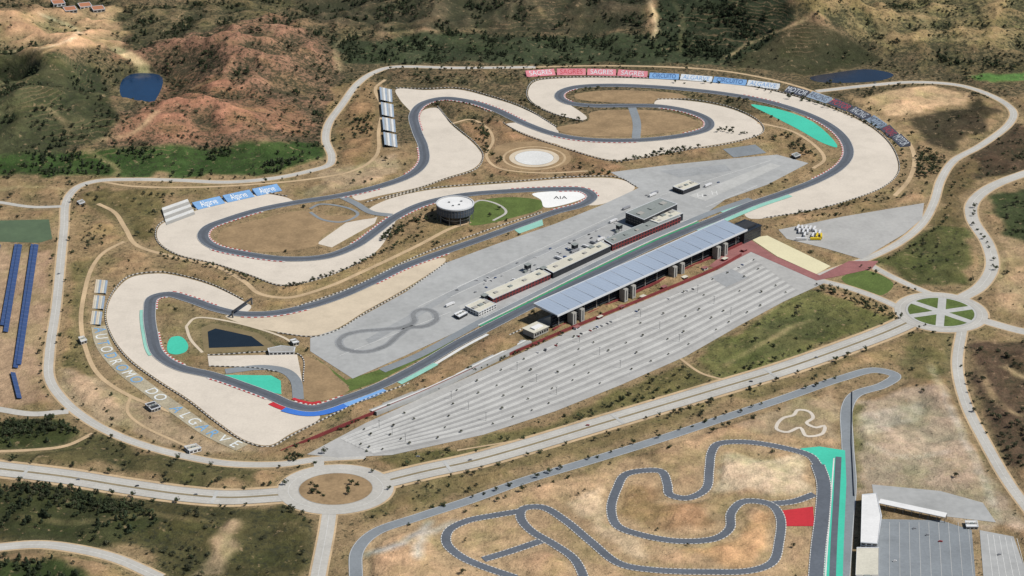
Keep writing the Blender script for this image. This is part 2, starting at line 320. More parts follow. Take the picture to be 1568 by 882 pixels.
for d in (DC,DL):
    Q=road(d,29,M_road,name='dual_carriageway'); strip('central_reservation',Q,1.8,-1.8,Z2+.14,M_median)
    for o in (7.7,-7.7): strip('lane_line',Q,o+.2,o-.2,Z2+.08,M_line)
    for o in (2.6,-2.6): strip('lane_line',Q,o+.2,o-.2,Z2+.08,M_line)
    for o in (14.9,-14.9): strip('kerb_stone',Q,o+.4,o-.4,Z2+.14,M_conc)
    for o in (18,-18): strip('road_shoulder',Q,o+2.2,o-2.2,Z1,M_dirt)
    k=20
    while k<len(Q)-10:
        strip('pedestrian_crossing',Q[k:k+2],13.5,-13.5,Z2+.22,M_p3); k+=58
road2([(505,780),(500,815),(487,882),(478,940)],16); road([(488,703),(489,722)],12)
road2([(-60,845),(0,838),(60,834),(120,841),(180,856),(245,885)],14)
road([(-40,620),(0,627),(50,634),(105,630)],12); road([(-20,692),(50,689),(100,683),(142,664)],6,M_dirt)
road([(-40,305),(0,310),(50,317),(100,316)],9)
road([(150,312),(175,325),(192,350),(210,376),(260,392),(330,408),(375,432),(398,450),(440,456),(500,440),(560,414),(640,376),(690,350),(720,340)],7,M_dirt)
road([(190,370),(160,386),(141,410),(129,450),(124,490),(130,530),(152,575),(200,607),(260,630)],6,M_dirt)
road([(200,607),(195,630),(215,650),(300,690)],4,M_dirt)
road([(150,277),(200,285),(290,287),(380,283),(470,275),(540,262),(575,240),(580,200),(585,165),(575,135),(590,122)],6,M_dirt)
road([(690,190),(720,183),(745,195),(755,215),(745,240),(765,258),(830,265),(900,262)],5,M_dirt)
road([(1160,188),(1210,200),(1250,225),(1262,245),(1245,258)],6,M_dirt)
road([(715,320),(735,307),(760,312),(775,325),(755,338)],4)
road([(285,500),(300,487),(350,492),(430,515),(455,530)],4,M_gravel2); road([(285,500),(292,520),(310,540)],4,M_gravel2)
road([(1040,548),(1075,572),(1110,582)],4,M_dirt); road([(700,690),(820,668),(900,640)],3,M_dirt)
def roundabout(px,py,R,r,isl,sq=1.0):
    c=G(px,py); a=np.linspace(0,2*pi,60,endpoint=False)
    def rg(nm,r1,r0,z,m):
        z=lay(z); o=[(c[0]+r1*math.cos(t),c[1]+r1*sq*math.sin(t),z) for t in a]
        if r0: o+=[(c[0]+r0*math.cos(t),c[1]+r0*sq*math.sin(t),z) for t in a]; f=[(i,(i+1)%60,60+(i+1)%60,60+i) for i in range(60)]
        else: f=[tuple(range(60))]
        newobj(nm,o,f,m)
    rg('roundabout_shoulder',R+2.5,0,Z1,M_dirt); rg('roundabout',R,0,Z3+.1,M_road); rg('roundabout_kerb',r+.6,r-.2,Z5+.06,M_conc); rg('roundabout_island',r,0,Z4+.08,isl)
    rg('lane_line',(R+r)/2+.2,(R+r)/2-.2,Z4+.07,M_line)
    FOOT_P.append(np.c_[c[0]+R*np.cos(a),c[1]+R*sq*np.sin(a)])
roundabout(514,749,66,42,M_brown,.84)
roundabout(1441,478,62,47,M_p3)
c=G(1441,478)
for k in range(6):
    a0=2*pi*k/6+.3; v=[(c[0]+11*math.cos(a0+.5),c[1]+11*math.sin(a0+.5),Z6)]
    for i in range(9):
        a=a0+.12+.8*i/8; v.append((c[0]+44*math.cos(a),c[1]+44*math.sin(a),Z6))
    newobj('roundabout_lawn',v,[tuple(range(10))],M_grass)
poly('traffic_island',[(1288,427),(1325,414),(1368,434),(1345,453)],Z1,M_grass)
GR=[(548,960),(545,882),(548,842),(575,815),(640,792),(720,766),(800,737),(900,707),(1000,676),(1100,643),(1200,610),(1290,579),(1340,567),(1371,575),(1352,590),(1312,603),(1298,622),(1298,680),(1302,740),(1297,800),(1290,900)]
Q=ribbon('service_road',GR,15,Z2,M_grayroad); strip('road_edge_line',Q,7,6.6,Z2+.1,M_line); strip('road_edge_line',Q,-6.6,-7,Z2+.1,M_line)
# ================= KART TRACK
KZ=[0]
def kart(pts,closed=False,w=9.5):
    KZ[0]+=1; zz=Z5-.06*KZ[0] if w<12 else Z5+.2
    Q=ribbon('kart_track',pts,w,zz+.06,M_track,closed)
    for s in (1,-1): strip('kart_kerb',Q,s*(w/2-.1),s*(w/2+.9),zz-.02,M_kerbw,closed)
kart([(1252,712),(1240,698),(1200,686),(1140,677),(1100,680),(1090,692),(1086,720),(1080,750),(1052,763),(1026,758),(1022,742),(1012,722),(985,721),(958,727),(945,748),(936,780),(946,806),(980,819),(1040,829),(1095,825),(1117,810),(1120,785),(1140,768),(1178,772),(1194,790),(1193,830),(1182,862),(1150,874),(1080,876),(1000,873),(950,864),(905,830),(865,797),(830,777),(802,779),(797,792),(812,812),(850,835),(878,855),(893,882),(900,920)])
kart([(797,783),(760,789),(715,798),(688,812),(684,832),(705,852),(740,868),(790,885)]); kart([(740,857),(780,845),(830,828)])
kart([(1178,772),(1215,768),(1247,757)])
poly('teal_runoff',[(1225,687),(1255,684),(1294,690),(1296,740),(1292,830),(1290,900),(1258,900),(1265,800),(1268,740),(1255,706)],Z4,M_teal,smooth=False)
poly('red_runoff',[(1198,782),(1245,776),(1247,806),(1200,806)],Z4,M_red,smooth=False)
kart([(1252,712),(1261,740),(1259,790),(1253,840),(1247,920)],w=15)
ribbon('pit_lane',[(1284,700),(1281,760),(1277,830),(1274,910)],7,Z5,M_track)
strip('start_line',line([(1277,702),(1272,770),(1266,850),(1263,900)]),.8,-.8,Z5,M_line)
M_scrape=mat('bare_soil',C(200,182,150),.15,.03,.12,.4,stain=.15)
rc=[(1190,650),(1200,640),(1215,636),(1222,628),(1238,630),(1245,640),(1235,648),(1250,655),(1262,652),(1258,665),(1235,668),(1225,655),(1205,662),(1190,658)]
ribbon('model_car_track',rc,4.5,Z3,M_gravel,closed=True)
poly('kart_paddock',[(1345,795),(1440,797),(1488,812),(1500,960),(1330,960),(1340,850)],Z3,M_grayroad,smooth=False)
poly('kart_paddock',[(1500,812),(1552,822),(1600,960),(1512,960)],Z3,M_padd,smooth=False)
poly('kart_paddock',[(1335,742),(1440,752),(1505,770),(1525,800),(1440,790),(1340,770)],Z2,M_padd,smooth=False)
for i in range(9):
    xx=1362+i*15; strip('bay_line',line([(xx,800),(xx+i*1.2,900)],smooth=False),.25,-.25,Z4,M_p3)
for i in range(6):
    xx=1512+i*9; strip('bay_line',line([(xx,818+i*1.4),(xx+10+i*2,900)],smooth=False),.25,-.25,Z4,M_line)
wall('perimeter_fence',line([(1305,600),(1304,680),(1308,760)],smooth=False),2.2,.3,M_steel)
# ================= car park rows
far=line([(520,672),(640,620),(740,574),(870,515),(1000,462),(1100,420),(1150,395)],step=6)
near=line([(575,696),(740,662),(850,626),(950,586),(1050,542),(1130,498),(1225,448)],step=6)
def interp_line(A,B,t):
    n=300; s=np.linspace(0,1,n)
    a=np.c_[np.interp(s,np.linspace(0,1,len(A)),A[:,0]),np.interp(s,np.linspace(0,1,len(A)),A[:,1])]
    b=np.c_[np.interp(s,np.linspace(0,1,len(B)),B[:,0]),np.interp(s,np.linspace(0,1,len(B)),B[:,1])]
    return a*(1-t)+b*t
PROWS=[]
M_bay=mat('darker_bay',C(163,162,159),.1,.02,.08,.3,stain=.1)
for k in range(9):
    R=interp_line(far,near,(k+.6)/9.6); PROWS.append(R); strip('parking_row',R,2.2,-2.2,Z4,M_pline)
    strip('parking_row_edge',R,2.8,2.2,Z4+.02,M_line); strip('parking_lane',R,-2.2,-6.5,Z4,M_bay)
# ================= WATER
poly('pond_water',[(188,122),(205,113),(244,115),(240,150),(222,167),(205,155),(188,150)],Z1,water('blue_water',C(26,56,88)))
poly('pond_water',[(1240,119),(1275,112),(1330,106),(1368,114),(1350,123),(1290,127),(1250,125)],Z1,water('navy_water',C(30,46,66)))
poly('pond_water',[(-10,338),(75,336),(80,366),(60,372),(-10,370)],Z1,water('green_water',C(92,108,76)),smooth=False)
poly('pond_water',[(-10,132),(15,132),(18,148),(-10,152)],Z1,water('teal_water',C(50,105,105)))
poly('pond_water',[(318,508),(330,503),(385,515),(405,530),(320,533)],Z2,water('dark_water',C(28,38,46)),smooth=False)
M_bank=mat('bank',C(128,114,84),.2,.05)
poly('pond_bank',[(308,502),(325,495),(395,510),(425,532),(410,538),(312,540)],Z1,M_bank,smooth=False)
LET=line([(150,500),(158,530),(183,562),(223,594),(273,630),(323,664),(370,686)]); FOOT_R.append((LET,11))
FOOT_P.append(np.array([G(*p) for p in [(-60,372),(62,376),(60,500),(45,625),(0,615),(-60,600)]]))
FOOT_P.append(np.array([G(*p) for p in [(245,322),(290,305),(440,285),(442,300),(300,330),(250,345)]])); FOOT_P.append(np.array([G(*p) for p in [(576,135),(602,135),(612,228),(588,228)]])); FOOT_P.append(np.array([G(*p) for p in [(136,425),(168,430),(160,500),(136,500)]]))
FOOT_R.append((line([(806,113),(991,113),(1090,120),(1192,131),(1265,152),(1345,190),(1380,222)]),14))
# ================= TERRAIN
def make_noise(seed):
    r=np.random.default_rng(seed).random((256,256))
    def f(x,y):
        xi=np.floor(x).astype(int); yi=np.floor(y).astype(int); fx=x-xi; fy=y-yi
        fx=fx*fx*(3-2*fx); fy=fy*fy*(3-2*fy)
        a=r[xi%256,yi%256];b=r[(xi+1)%256,yi%256];c=r[xi%256,(yi+1)%256];d=r[(xi+1)%256,(yi+1)%256]
        return (a*(1-fx)+b*fx)*(1-fy)+(c*(1-fx)+d*fx)*fy
    return f
NZ=[make_noise(i) for i in range(8)]
def rot(x,y,a): return x*math.cos(a)-y*math.sin(a),x*math.sin(a)+y*math.cos(a)
def fbm(x,y,s,o=4,k=0):
    t=0;a=.5
    for i in range(o): 
        xr,yr=rot(x,y,.6+i*1.1); t=t+a*NZ[(i+k)%8](xr/s+17.3*i,yr/s+9.1*i); a*=.5; s/=2.03
    return t/(1-.5**o)
def ridged(x,y,s,o=4,k=2):
    t=0;a=.5
    for i in range(o): 
        xr,yr=rot(x,y,.4+i*1.3); t=t+a*(1-abs(2*NZ[(i+k)%8](xr/s+5.3*i,yr/s+2.1*i)-1)); a*=.5; s/=2.1
    return t/(1-.5**o)
def pip(x,y,P):
    ins=np.zeros(x.shape,bool); n=len(P)
    m=(x>=P[:,0].min())&(x<=P[:,0].max())&(y>=P[:,1].min())&(y<=P[:,1].max())
    if not m.any(): return ins
    xx=x[m];yy=y[m]; r=np.zeros(xx.shape,bool)
    for i in range(n):
        x1,y1=P[i];x2,y2=P[(i+1)%n]
        if y1==y2: continue
        c=((y1>yy)!=(y2>yy))&(xx<(x2-x1)*(yy-y1)/(y2-y1)+x1); r^=c
    ins[m]=r; return ins
def segdist(x,y,P,closed=False):
    d=np.full(x.shape,1e9); n=len(P)
    for i in range(n if closed else n-1):
        x1,y1=P[i];x2,y2=P[(i+1)%n]; dx,dy=x2-x1,y2-y1; l=dx*dx+dy*dy+1e-9
        t=np.clip(((x-x1)*dx+(y-y1)*dy)/l,0,1); d=np.minimum(d,np.hypot(x-x1-t*dx,y-y1-t*dy))
    return d
ST=3.5; X0,X1,Y0,Y1=-1190,1190,-830,1560
dx=np.arange(X0,X1+.1,ST); dy=np.arange(Y0,Y1+.1,ST)
def ext(a): 
    g=ST*1.25**np.arange(1,38); g=np.cumsum(g); return np.r_[a[0]-g[::-1],a,a[-1]+g]
ex=ext(dx); ey=ext(dy); ne=37
X,Y=np.meshgrid(ex,ey)
mask=np.zeros(X.shape,np.float32); sub=(slice(ne,ne+len(dy)),slice(ne,ne+len(dx)))
mk=np.zeros((len(dy),len(dx)),np.float32)
DX,DY=X[sub],Y[sub]
for P_ in FOOT_P: mk[pip(DX,DY,P_)]=1
for Q_,w in FOOT_R:
    r=w+2; k=int(r/ST)+1
    for q in Q_:
        i=int(round((q[0]-X0)/ST)); j=int(round((q[1]-Y0)/ST))
        if i<-k or j<-k or i>len(dx)+k or j>len(dy)+k: continue
        i0,i1,j0,j1=max(i-k,0),min(i+k+1,len(dx)),max(j-k,0),min(j+k+1,len(dy))
        if i0>=i1 or j0>=j1: continue
        s=mk[j0:j1,i0:i1]; dd=(DX[j0:j1,i0:i1]-q[0])**2+(DY[j0:j1,i0:i1]-q[1])**2
        s[dd<r*r]=1
hard=mk.copy()
def boxblur(a,r):
    for ax in (0,1):
        c=np.cumsum(np.pad(a.astype(np.float64),[(r+1,r) if k==ax else (0,0) for k in (0,1)],mode='edge'),axis=ax)
        n=a.shape[ax]; a=(np.take(c,range(2*r+1,2*r+1+n),ax)-np.take(c,range(0,n),ax))/(2*r+1)
    return a
dil=(boxblur(hard,2)>.02).astype(np.float32)
soft=boxblur(boxblur(dil,3),3); soft=np.clip(1-soft,0,1)
soft=np.where(dil>0,0,soft)
mask[:]=1; mask[sub]=soft
flat=np.array([G(*p) for p in [(-600,285),(0,280),(100,265),(480,258),(492,210),(508,150),(575,97),(820,93),(1100,97),(1250,118),(1400,116),(1540,128),(1620,180),(1800,300),(2200,1100),(-1500,1100)]])
ins=pip(X,Y,flat); dst=np.where(ins,0,segdist(X,Y,flat,True))
pondm=np.ones(X.shape)
for pp in [(215,140,110),(1305,117,120),(0,142,60)]:
    c=G(pp[0],pp[1]); pondm*=np.clip((np.hypot(X-c[0],Y-c[1])-pp[2]*.5)/pp[2],0,1)
sm=lambda t:t*t*(3-2*t)
hillm=sm(np.clip(dst/220,0,1))*sm(pondm)
WX=X+(fbm(X,Y,120,3,6)-.5)*90; WY=Y+(fbm(X,Y,120,3,4)-.5)*90
hill=ridged(WX,WY,520,3)**2*70+ridged(WX,WY,170,4,4)**1.5*40+fbm(X,Y,40,3)*9-18
far_fade=np.clip((4500-np.hypot(X,Y))/2500,.25,1)
inm=sm(np.clip(1-dst/200,0,1))
HZ=hillm*hill*mask*far_fade + mask*inm*((fbm(X,Y,55,4)-.45)*15+(ridged(X,Y,26,3)-.5)*2.5+.8)*sm(pondm)
for hx,hy,rr,hh in [(400,110,190,34),(90,135,120,22),(1230,70,170,26),(700,10,240,24)]:
    c=G(hx,hy); q=np.clip(1-np.hypot((X-c[0])/rr,(Y-c[1])/(rr*1.2)),0,1); HZ+=sm(q)*hh*mask*sm(pondm)*(dst>0)*np.clip(dst/120,0,1)
HZ=np.maximum(HZ,-2.5*mask)
def hz(x,y):
    x=np.asarray(x,float);y=np.asarray(y,float)
    fi=np.clip((x-X0)/ST,0,len(dx)-1.001); fj=np.clip((y-Y0)/ST,0,len(dy)-1.001); i=fi.astype(int); j=fj.astype(int); fx=fi-i; fy=fj-j; H=HZ[sub]
    return (H[j,i]*(1-fx)+H[j,i+1]*fx)*(1-fy)+(H[j+1,i]*(1-fx)+H[j+1,i+1]*fx)*fy
REG=[ # poly, rgb, veg speckle, trees per 1000 m2
([(-400,-60),(1968,-60),(1968,110),(-400,300)],(122,106,80),.85,4.5),
([(-60,20),(60,15),(180,8),(205,40),(180,75),(100,70),(-60,80)],(178,150,114),.45,1.5),
([(170,90),(200,40),(330,15),(430,20),(500,60),(522,110),(505,180),(490,215),(400,212),(300,230),(160,225),(175,170),(245,165),(250,110)],(136,108,86),.9,5),
([(260,120),(330,110),(400,140),(480,190),(470,205),(380,200),(300,215),(180,215),(200,180)],(148,112,88),.75,3.5),
([(-60,85),(80,80),(155,115),(180,160),(150,215),(60,240),(-60,245)],(72,76,52),.65,6),
([(-60,240),(100,232),(200,226),(350,222),(480,215),(495,240),(430,262),(250,268),(-60,268)],(66,86,46),.5,10),
([(400,-20),(560,0),(980,-20),(990,40),(820,52),(600,45),(480,30)],(80,76,58),.75,8),
([(180,20),(380,-10),(470,10),(420,20),(250,60),(200,70)],(104,96,70),.85,6),
([(505,66),(650,52),(900,58),(1050,45),(1150,62),(1110,100),(1000,98),(800,98),(620,96),(530,98)],(68,76,54),.6,9),
([(1110,97),(1150,62),(1240,35),(1300,60),(1360,95),(1250,112),(1190,115)],(74,72,52),.3,1.2),
([(1000,-20),(1200,-20),(1225,30),(1135,90),(1080,90),(1010,60)],(54,62,44),.5,12),
([(1200,-20),(1640,-20),(1640,110),(1450,95),(1300,55)],(138,124,88),.8,4.5),
([(1380,60),(1640,80),(1640,125),(1500,115),(1400,100)],(114,102,74),.85,6),
([(1480,115),(1640,108),(1640,128),(1500,125)],(98,132,72),.1,.3),
([(1325,150),(1350,138),(1430,133),(1482,143),(1478,160),(1400,172),(1350,175)],(200,170,132),.05,0),
([(1392,180),(1480,168),(1500,148),(1532,170),(1500,207),(1450,235),(1412,205)],(76,68,52),.3,.5),
([(1290,140),(1320,150),(1350,178),(1390,195),(1410,230),(1380,210),(1330,178)],(166,142,106),.3,.8),
([(1550,190),(1640,190),(1640,260),(1500,270),(1480,240)],(88,74,58),.6,3.5),
([(1525,300),(1640,270),(1640,380),(1545,385),(1530,340)],(70,78,50),.5,5),
([(1525,360),(1640,385),(1640,500),(1520,480),(1530,410)],(178,152,118),.3,1.0),
([(1330,405),(1400,365),(1460,340),(1480,350),(1500,400),(1480,440),(1400,435)],(92,94,58),.5,1.4),
([(1440,250),(1485,240),(1500,270),(1480,310),(1480,345),(1430,345),(1445,290)],(120,104,74),.5,1.5),
([(1480,520),(1640,530),(1640,700),(1560,720),(1500,620)],(96,80,64),.6,4),
([(1390,510),(1460,510),(1460,560),(1400,590),(1380,560)],(120,110,76),.5,1.4),
([(1050,550),(1150,500),(1250,445),(1370,482),(1350,502),(1200,556),(1100,585)],(110,110,68),.5,.9),
([(1130,520),(1240,480),(1320,485),(1240,525),(1160,550)],(96,98,62),.45,1.0),
([(570,708),(700,680),(850,640),(1050,556),(1100,585),(900,642),(750,690),(600,722)],(108,102,66),.55,2),
([(620,740),(900,670),(1300,550),(1330,555),(1100,630),(800,725),(570,800),(560,770)],(128,114,80),.5,2),
([(-60,745),(200,762),(440,775),(485,790),(478,840),(440,900),(300,900),(200,835),(-60,820)],(86,82,54),.65,4.5),
([(20,740),(200,765),(235,800),(180,830),(60,825),(-20,810),(-20,745)],(66,70,44),.5,10),
([(320,830),(360,790),(372,800),(340,880),(300,890)],(162,142,112),.2,.2),
([(-60,860),(60,855),(120,880),(150,960),(-60,960)],(60,72,40),.5,13),
([(-60,640),(110,648),(125,665),(95,685),(-60,690)],(62,70,40),.5,12),
([(140,665),(230,695),(400,722),(410,742),(300,742),(150,715),(0,705),(0,696),(90,688)],(94,90,60),.55,2.2),
([(560,900),(558,820),(700,782),(1000,690),(1290,592),(1296,900)],(186,157,122),.32,.25),
([(860,770),(930,740),(930,810),(980,830),(1000,862),(960,850)],(206,182,148),.1,0),
([(1110,700),(1230,700),(1235,760),(1180,760),(1130,750),(1100,760)],(208,188,156),.15,0),
([(1150,775),(1180,780),(1180,850),(1120,865),(1040,850),(1130,830)],(198,160,118),.1,0),
([(960,735),(1005,735),(1015,770),(1080,775),(1100,810),(1000,815),(955,790)],(164,134,100),.25,.1),
([(1120,650),(1180,625),(1285,598),(1290,680),(1180,668)],(170,150,120),.3,.2),
([(1306,615),(1350,600),(1440,590),(1470,640),(1570,810),(1500,810),(1340,745),(1308,760)],(178,160,136),.25,.4),
([(1325,640),(1400,620),(1420,650),(1340,670)],(190,176,156),.1,.2),
([(1305,620),(1322,620),(1325,740),(1308,745)],(110,108,70),.4,2),
([(-60,372),(80,380),(72,470),(62,560),(88,620),(-60,622)],(182,150,122),.2,0),
([(115,300),(160,285),(250,288),(260,320),(240,345),(215,370),(190,350),(150,320)],(114,104,70),.5,2.2),
([(110,320),(150,318),(190,365),(150,385),(128,440),(118,540),(92,590),(90,500),(105,380)],(156,132,98),.5,1.6),
([(115,400),(140,395),(130,500),(150,580),(110,560)],(118,108,72),.5,2.6),
([(95,560),(150,578),(200,610),(300,650),(410,695),(300,692),(180,655),(110,610)],(176,154,124),.35,.5),
([(510,130),(560,120),(600,140),(600,225),(560,250),(510,248),(505,200)],(142,118,86),.5,2.8),
([(500,260),(560,250),(600,235),(625,255),(560,285),(470,300),(480,280)],(172,150,120),.3,.6),
([(690,175),(790,185),(850,215),(930,245),(980,262),(900,268),(780,270),(740,255),(745,235)],(150,122,92),.5,2.2),
([(420,440),(560,400),(680,335),(735,345),(640,395),(540,440),(460,465),(400,465)],(152,130,94),.5,2.2),
([(1170,205),(1215,200),(1262,250),(1190,285),(1235,250),(1195,235)],(144,122,90),.5,2.4),
([(245,460),(290,465),(350,485),(440,520),(465,545),(300,545),(260,540),(248,500)],(138,122,90),.5,1.3),
([(300,495),(400,505),(440,525),(440,540),(310,540)],(104,98,68),.5,1.8),
]
PATHS=[([(0,175),(60,160),(100,190),(105,205)],4,(150,135,100)),([(240,170),(200,205),(150,215)],7,(184,156,120)),([(180,75),(215,95),(225,110)],16,(208,184,142)),
([(520,110),(515,70),(540,55),(640,48),(760,45)],5,(172,150,116)),([(990,-10),(1005,40),(1000,60)],6,(190,172,134)),([(1110,90),(1150,65),(1230,32),(1260,10)],5,(170,150,112)),
([(60,20),(120,50),(60,75),(0,80)],6,(205,184,148)),([(170,60),(90,70),(30,110)],4,(184,160,120)),([(1030,0),(1045,30),(1040,80)],3,(130,120,88)),
([(130,230),(180,260),(175,270)],5,(165,142,108)),([(0,290),(60,285),(100,290)],6,(170,148,114)),([(1445,600),(1500,720),(1530,800)],4,(195,186,168)),([(1425,560),(1440,600)],5,(185,170,140)),
([(1560,395),(1530,400),(1535,430),(1560,450)],5,(194,168,130)),([(1540,560),(1568,580)],6,(192,167,128)),([(340,880),(350,820),(365,795)],4,(170,152,118)),
([(230,390),(260,370),(310,380)],4,(150,130,98)),([(640,850),(650,820),(700,800)],7,(190,182,165)),([(560,850),(620,830),(660,800)],5,(175,172,162)),([(430,0),(400,60),(250,60),(200,80)],3,(152,130,100)),([(300,180),(360,165),(470,185)],3,(160,124,94)),
([(280,140),(340,120),(430,130),(500,160)],3,(164,132,102)),([(250,190),(330,200),(420,196),(480,205)],3,(168,128,98)),([(820,0),(840,30),(900,45)],3,(140,124,92)),([(1270,20),(1350,50),(1480,60),(1568,40)],3,(168,150,112)),([(1400,0),(1420,40)],3,(160,145,108)),([(560,20),(600,40),(700,20)],3,(130,115,86)),([(1330,680),(1380,700),(1450,690)],3,(195,184,164)),([(1240,490),(1160,530),(1110,560)],3,(170,152,112)),
([(1330,20),(1360,60),(1350,95)],3,(160,140,104)),([(10,60),(60,90),(140,100),(180,140)],3,(140,122,90)),([(230,10),(300,40),(360,30)],3,(160,138,104)),([(20,790),(120,800),(240,790),(330,800)],3,(140,124,90)),([(1500,560),(1530,620),(1568,640)],4,(170,148,112))]
AX,AY=apparent(X,Y,HZ)
wx=(fbm(X,Y,50,3,3)-.5)*40; wy=(fbm(X,Y,50,3,5)-.5)*60
big=AX+wx; bigy=AY+wy
RGB=np.zeros(X.shape+(3,)); RGB[:]=[150,128,96]; VEG=np.full(X.shape,.5); TD=np.full(X.shape,1.0)
for P_,c,v,t in REG:
    W=np.array([G(*p) for p in P_]); m=pip(big,bigy,W); RGB[m]=c; VEG[m]=v; TD[m]=t
for P_,w,c in PATHS:
    W=resample(catmull([G(*p) for p in P_]),20); bb=(AX>W[:,0].min()-30)&(AX<W[:,0].max()+30)&(AY>W[:,1].min()-30)&(AY<W[:,1].max()+30)
    idx=np.where(bb); d=segdist(AX[idx]+wx[idx]*.2,AY[idx]+wy[idx]*.2,W); s=d<w*.75
    ii=(idx[0][s],idx[1][s]); RGB[ii]=c; VEG[ii]=.05; TD[ii]=0
out=RGB[sub]
for k in range(3): out[...,k]=boxblur(out[...,k],1)
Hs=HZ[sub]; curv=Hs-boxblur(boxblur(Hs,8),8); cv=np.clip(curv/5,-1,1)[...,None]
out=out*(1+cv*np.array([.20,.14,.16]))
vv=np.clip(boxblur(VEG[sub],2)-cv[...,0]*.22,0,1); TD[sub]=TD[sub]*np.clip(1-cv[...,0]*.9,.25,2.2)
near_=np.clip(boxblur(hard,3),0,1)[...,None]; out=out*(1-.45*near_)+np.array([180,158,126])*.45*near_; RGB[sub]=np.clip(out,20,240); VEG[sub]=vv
lc=RGB/255.; lc=np.where(lc<=.04045,lc/12.92,((lc+.055)/1.055)**2.4)*K
ny,nx=X.shape
me=bpy.data.meshes.new('ground'); nv=nx*ny
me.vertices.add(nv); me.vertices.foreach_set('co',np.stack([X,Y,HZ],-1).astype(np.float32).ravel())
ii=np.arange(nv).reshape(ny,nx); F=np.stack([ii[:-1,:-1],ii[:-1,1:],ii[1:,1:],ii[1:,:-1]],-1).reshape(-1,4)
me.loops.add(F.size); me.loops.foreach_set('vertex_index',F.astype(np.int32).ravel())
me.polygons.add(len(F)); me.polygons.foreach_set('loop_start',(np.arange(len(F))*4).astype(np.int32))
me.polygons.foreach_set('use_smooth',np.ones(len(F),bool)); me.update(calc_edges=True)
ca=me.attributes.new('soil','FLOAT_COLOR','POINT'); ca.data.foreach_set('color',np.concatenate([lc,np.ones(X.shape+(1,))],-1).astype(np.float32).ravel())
va=me.attributes.new('veg','FLOAT','POINT'); va.data.foreach_set('value',VEG.astype(np.float32).ravel())
gm=bpy.data.materials.new('ground_scrub'); gm.use_nodes=True; nt=gm.node_tree; N=nt.nodes; L=nt.links; b=N['Principled BSDF']; b.inputs['Roughness'].default_value=.95; b.inputs['Specular IOR Level'].default_value=.1
geo=N.new('ShaderNodeNewGeometry'); at=N.new('ShaderNodeAttribute'); at.attribute_name='soil'; av=N.new('ShaderNodeAttribute'); av.attribute_name='veg'
def nz(s,d=4,ro=.6):
    n=N.new('ShaderNodeTexNoise'); n.inputs['Scale'].default_value=s; n.inputs['Detail'].default_value=d; n.inputs['Roughness'].default_value=ro; L.new(geo.outputs['Position'],n.inputs['Vector']); return n.outputs['Fac']
def mr(v,a,b_,c,d):
    r=N.new('ShaderNodeMapRange'); L.new(v,r.inputs['Value'])
    for k,q in zip(('From Min','From Max','To Min','To Max'),(a,b_,c,d)): r.inputs[k].default_value=q
    return r.outputs['Result']
def mth(op,a,b_=0):
    m=N.new('ShaderNodeMath'); m.operation=op
    for k,q in enumerate((a,b_)):
        if isinstance(q,(int,float)): m.inputs[k].default_value=q
        else: L.new(q,m.inputs[k])
    return m.outputs[0]
v1=mr(nz(.008,5),.3,.7,.76,1.24); v2=mr(nz(.06,5,.7),.3,.7,.70,1.30); v3=mr(nz(.5,3,.7),.3,.7,.78,1.22)
sc=N.new('ShaderNodeVectorMath'); sc.operation='SCALE'; L.new(at.outputs['Color'],sc.inputs[0]); L.new(mth('MULTIPLY',mth('MULTIPLY',v1,v2),v3),sc.inputs['Scale'])
gt=N.new('ShaderNodeMixRGB'); gt.blend_type='MULTIPLY'; gt.inputs[2].default_value=(.78,.90,.72,1); L.new(mr(nz(.018,4),.48,.64,0,.6),gt.inputs[0]); L.new(sc.outputs[0],gt.inputs[1])
sp=N.new('ShaderNodeSeparateXYZ'); L.new(geo.outputs['Position'],sp.inputs[0])
zz_=mth('ADD',mth('DIVIDE',sp.outputs[2],4.6),mth('MULTIPLY',nz(.03,3),2.2)); fr=mth('FRACT',zz_)
ter=mth('MULTIPLY',mr(fr,.12,.26,1,0),mth('MULTIPLY',mr(sp.outputs[2],6,12,0,1),mr(nz(.007,3),.50,.58,0,1)))
te=N.new('ShaderNodeMixRGB'); L.new(mth('MULTIPLY',ter,.25),te.inputs[0]); L.new(gt.outputs[0],te.inputs[1]); te.inputs[2].default_value=C(180,148,116)
n6=nz(.15,5,.8); thr=mr(av.outputs['Fac'],0,1,.68,.45)
spk=mr(mth('SUBTRACT',n6,thr),0,.04,0,1)
sh=N.new('ShaderNodeMixRGB'); L.new(mth('MULTIPLY',spk,.84),sh.inputs[0]); L.new(te.outputs[0],sh.inputs[1]); sh.inputs[2].default_value=(.038,.040,.023,1)
fl=mr(nz(.09,4,.7),.60,.68,0,.45); pe=N.new('ShaderNodeMixRGB'); L.new(mth('MULTIPLY',fl,mth('SUBTRACT',1.0,spk)),pe.inputs[0]); L.new(sh.outputs[0],pe.inputs[1]); pe.inputs[2].default_value=C(192,163,128)
L.new(pe.outputs[0],b.inputs['Base Color'])
bp=N.new('ShaderNodeBump'); bp.inputs['Strength'].default_value=.9; bp.inputs['Distance'].default_value=4; L.new(mth('ADD',mth('MULTIPLY',n6,.7),mth('MULTIPLY',nz(.05,5),1.5)),bp.inputs['Height']); L.new(bp.outputs[0],b.inputs['Normal'])
me.materials.append(gm); go=bpy.data.objects.new('ground',me); col.objects.link(go)
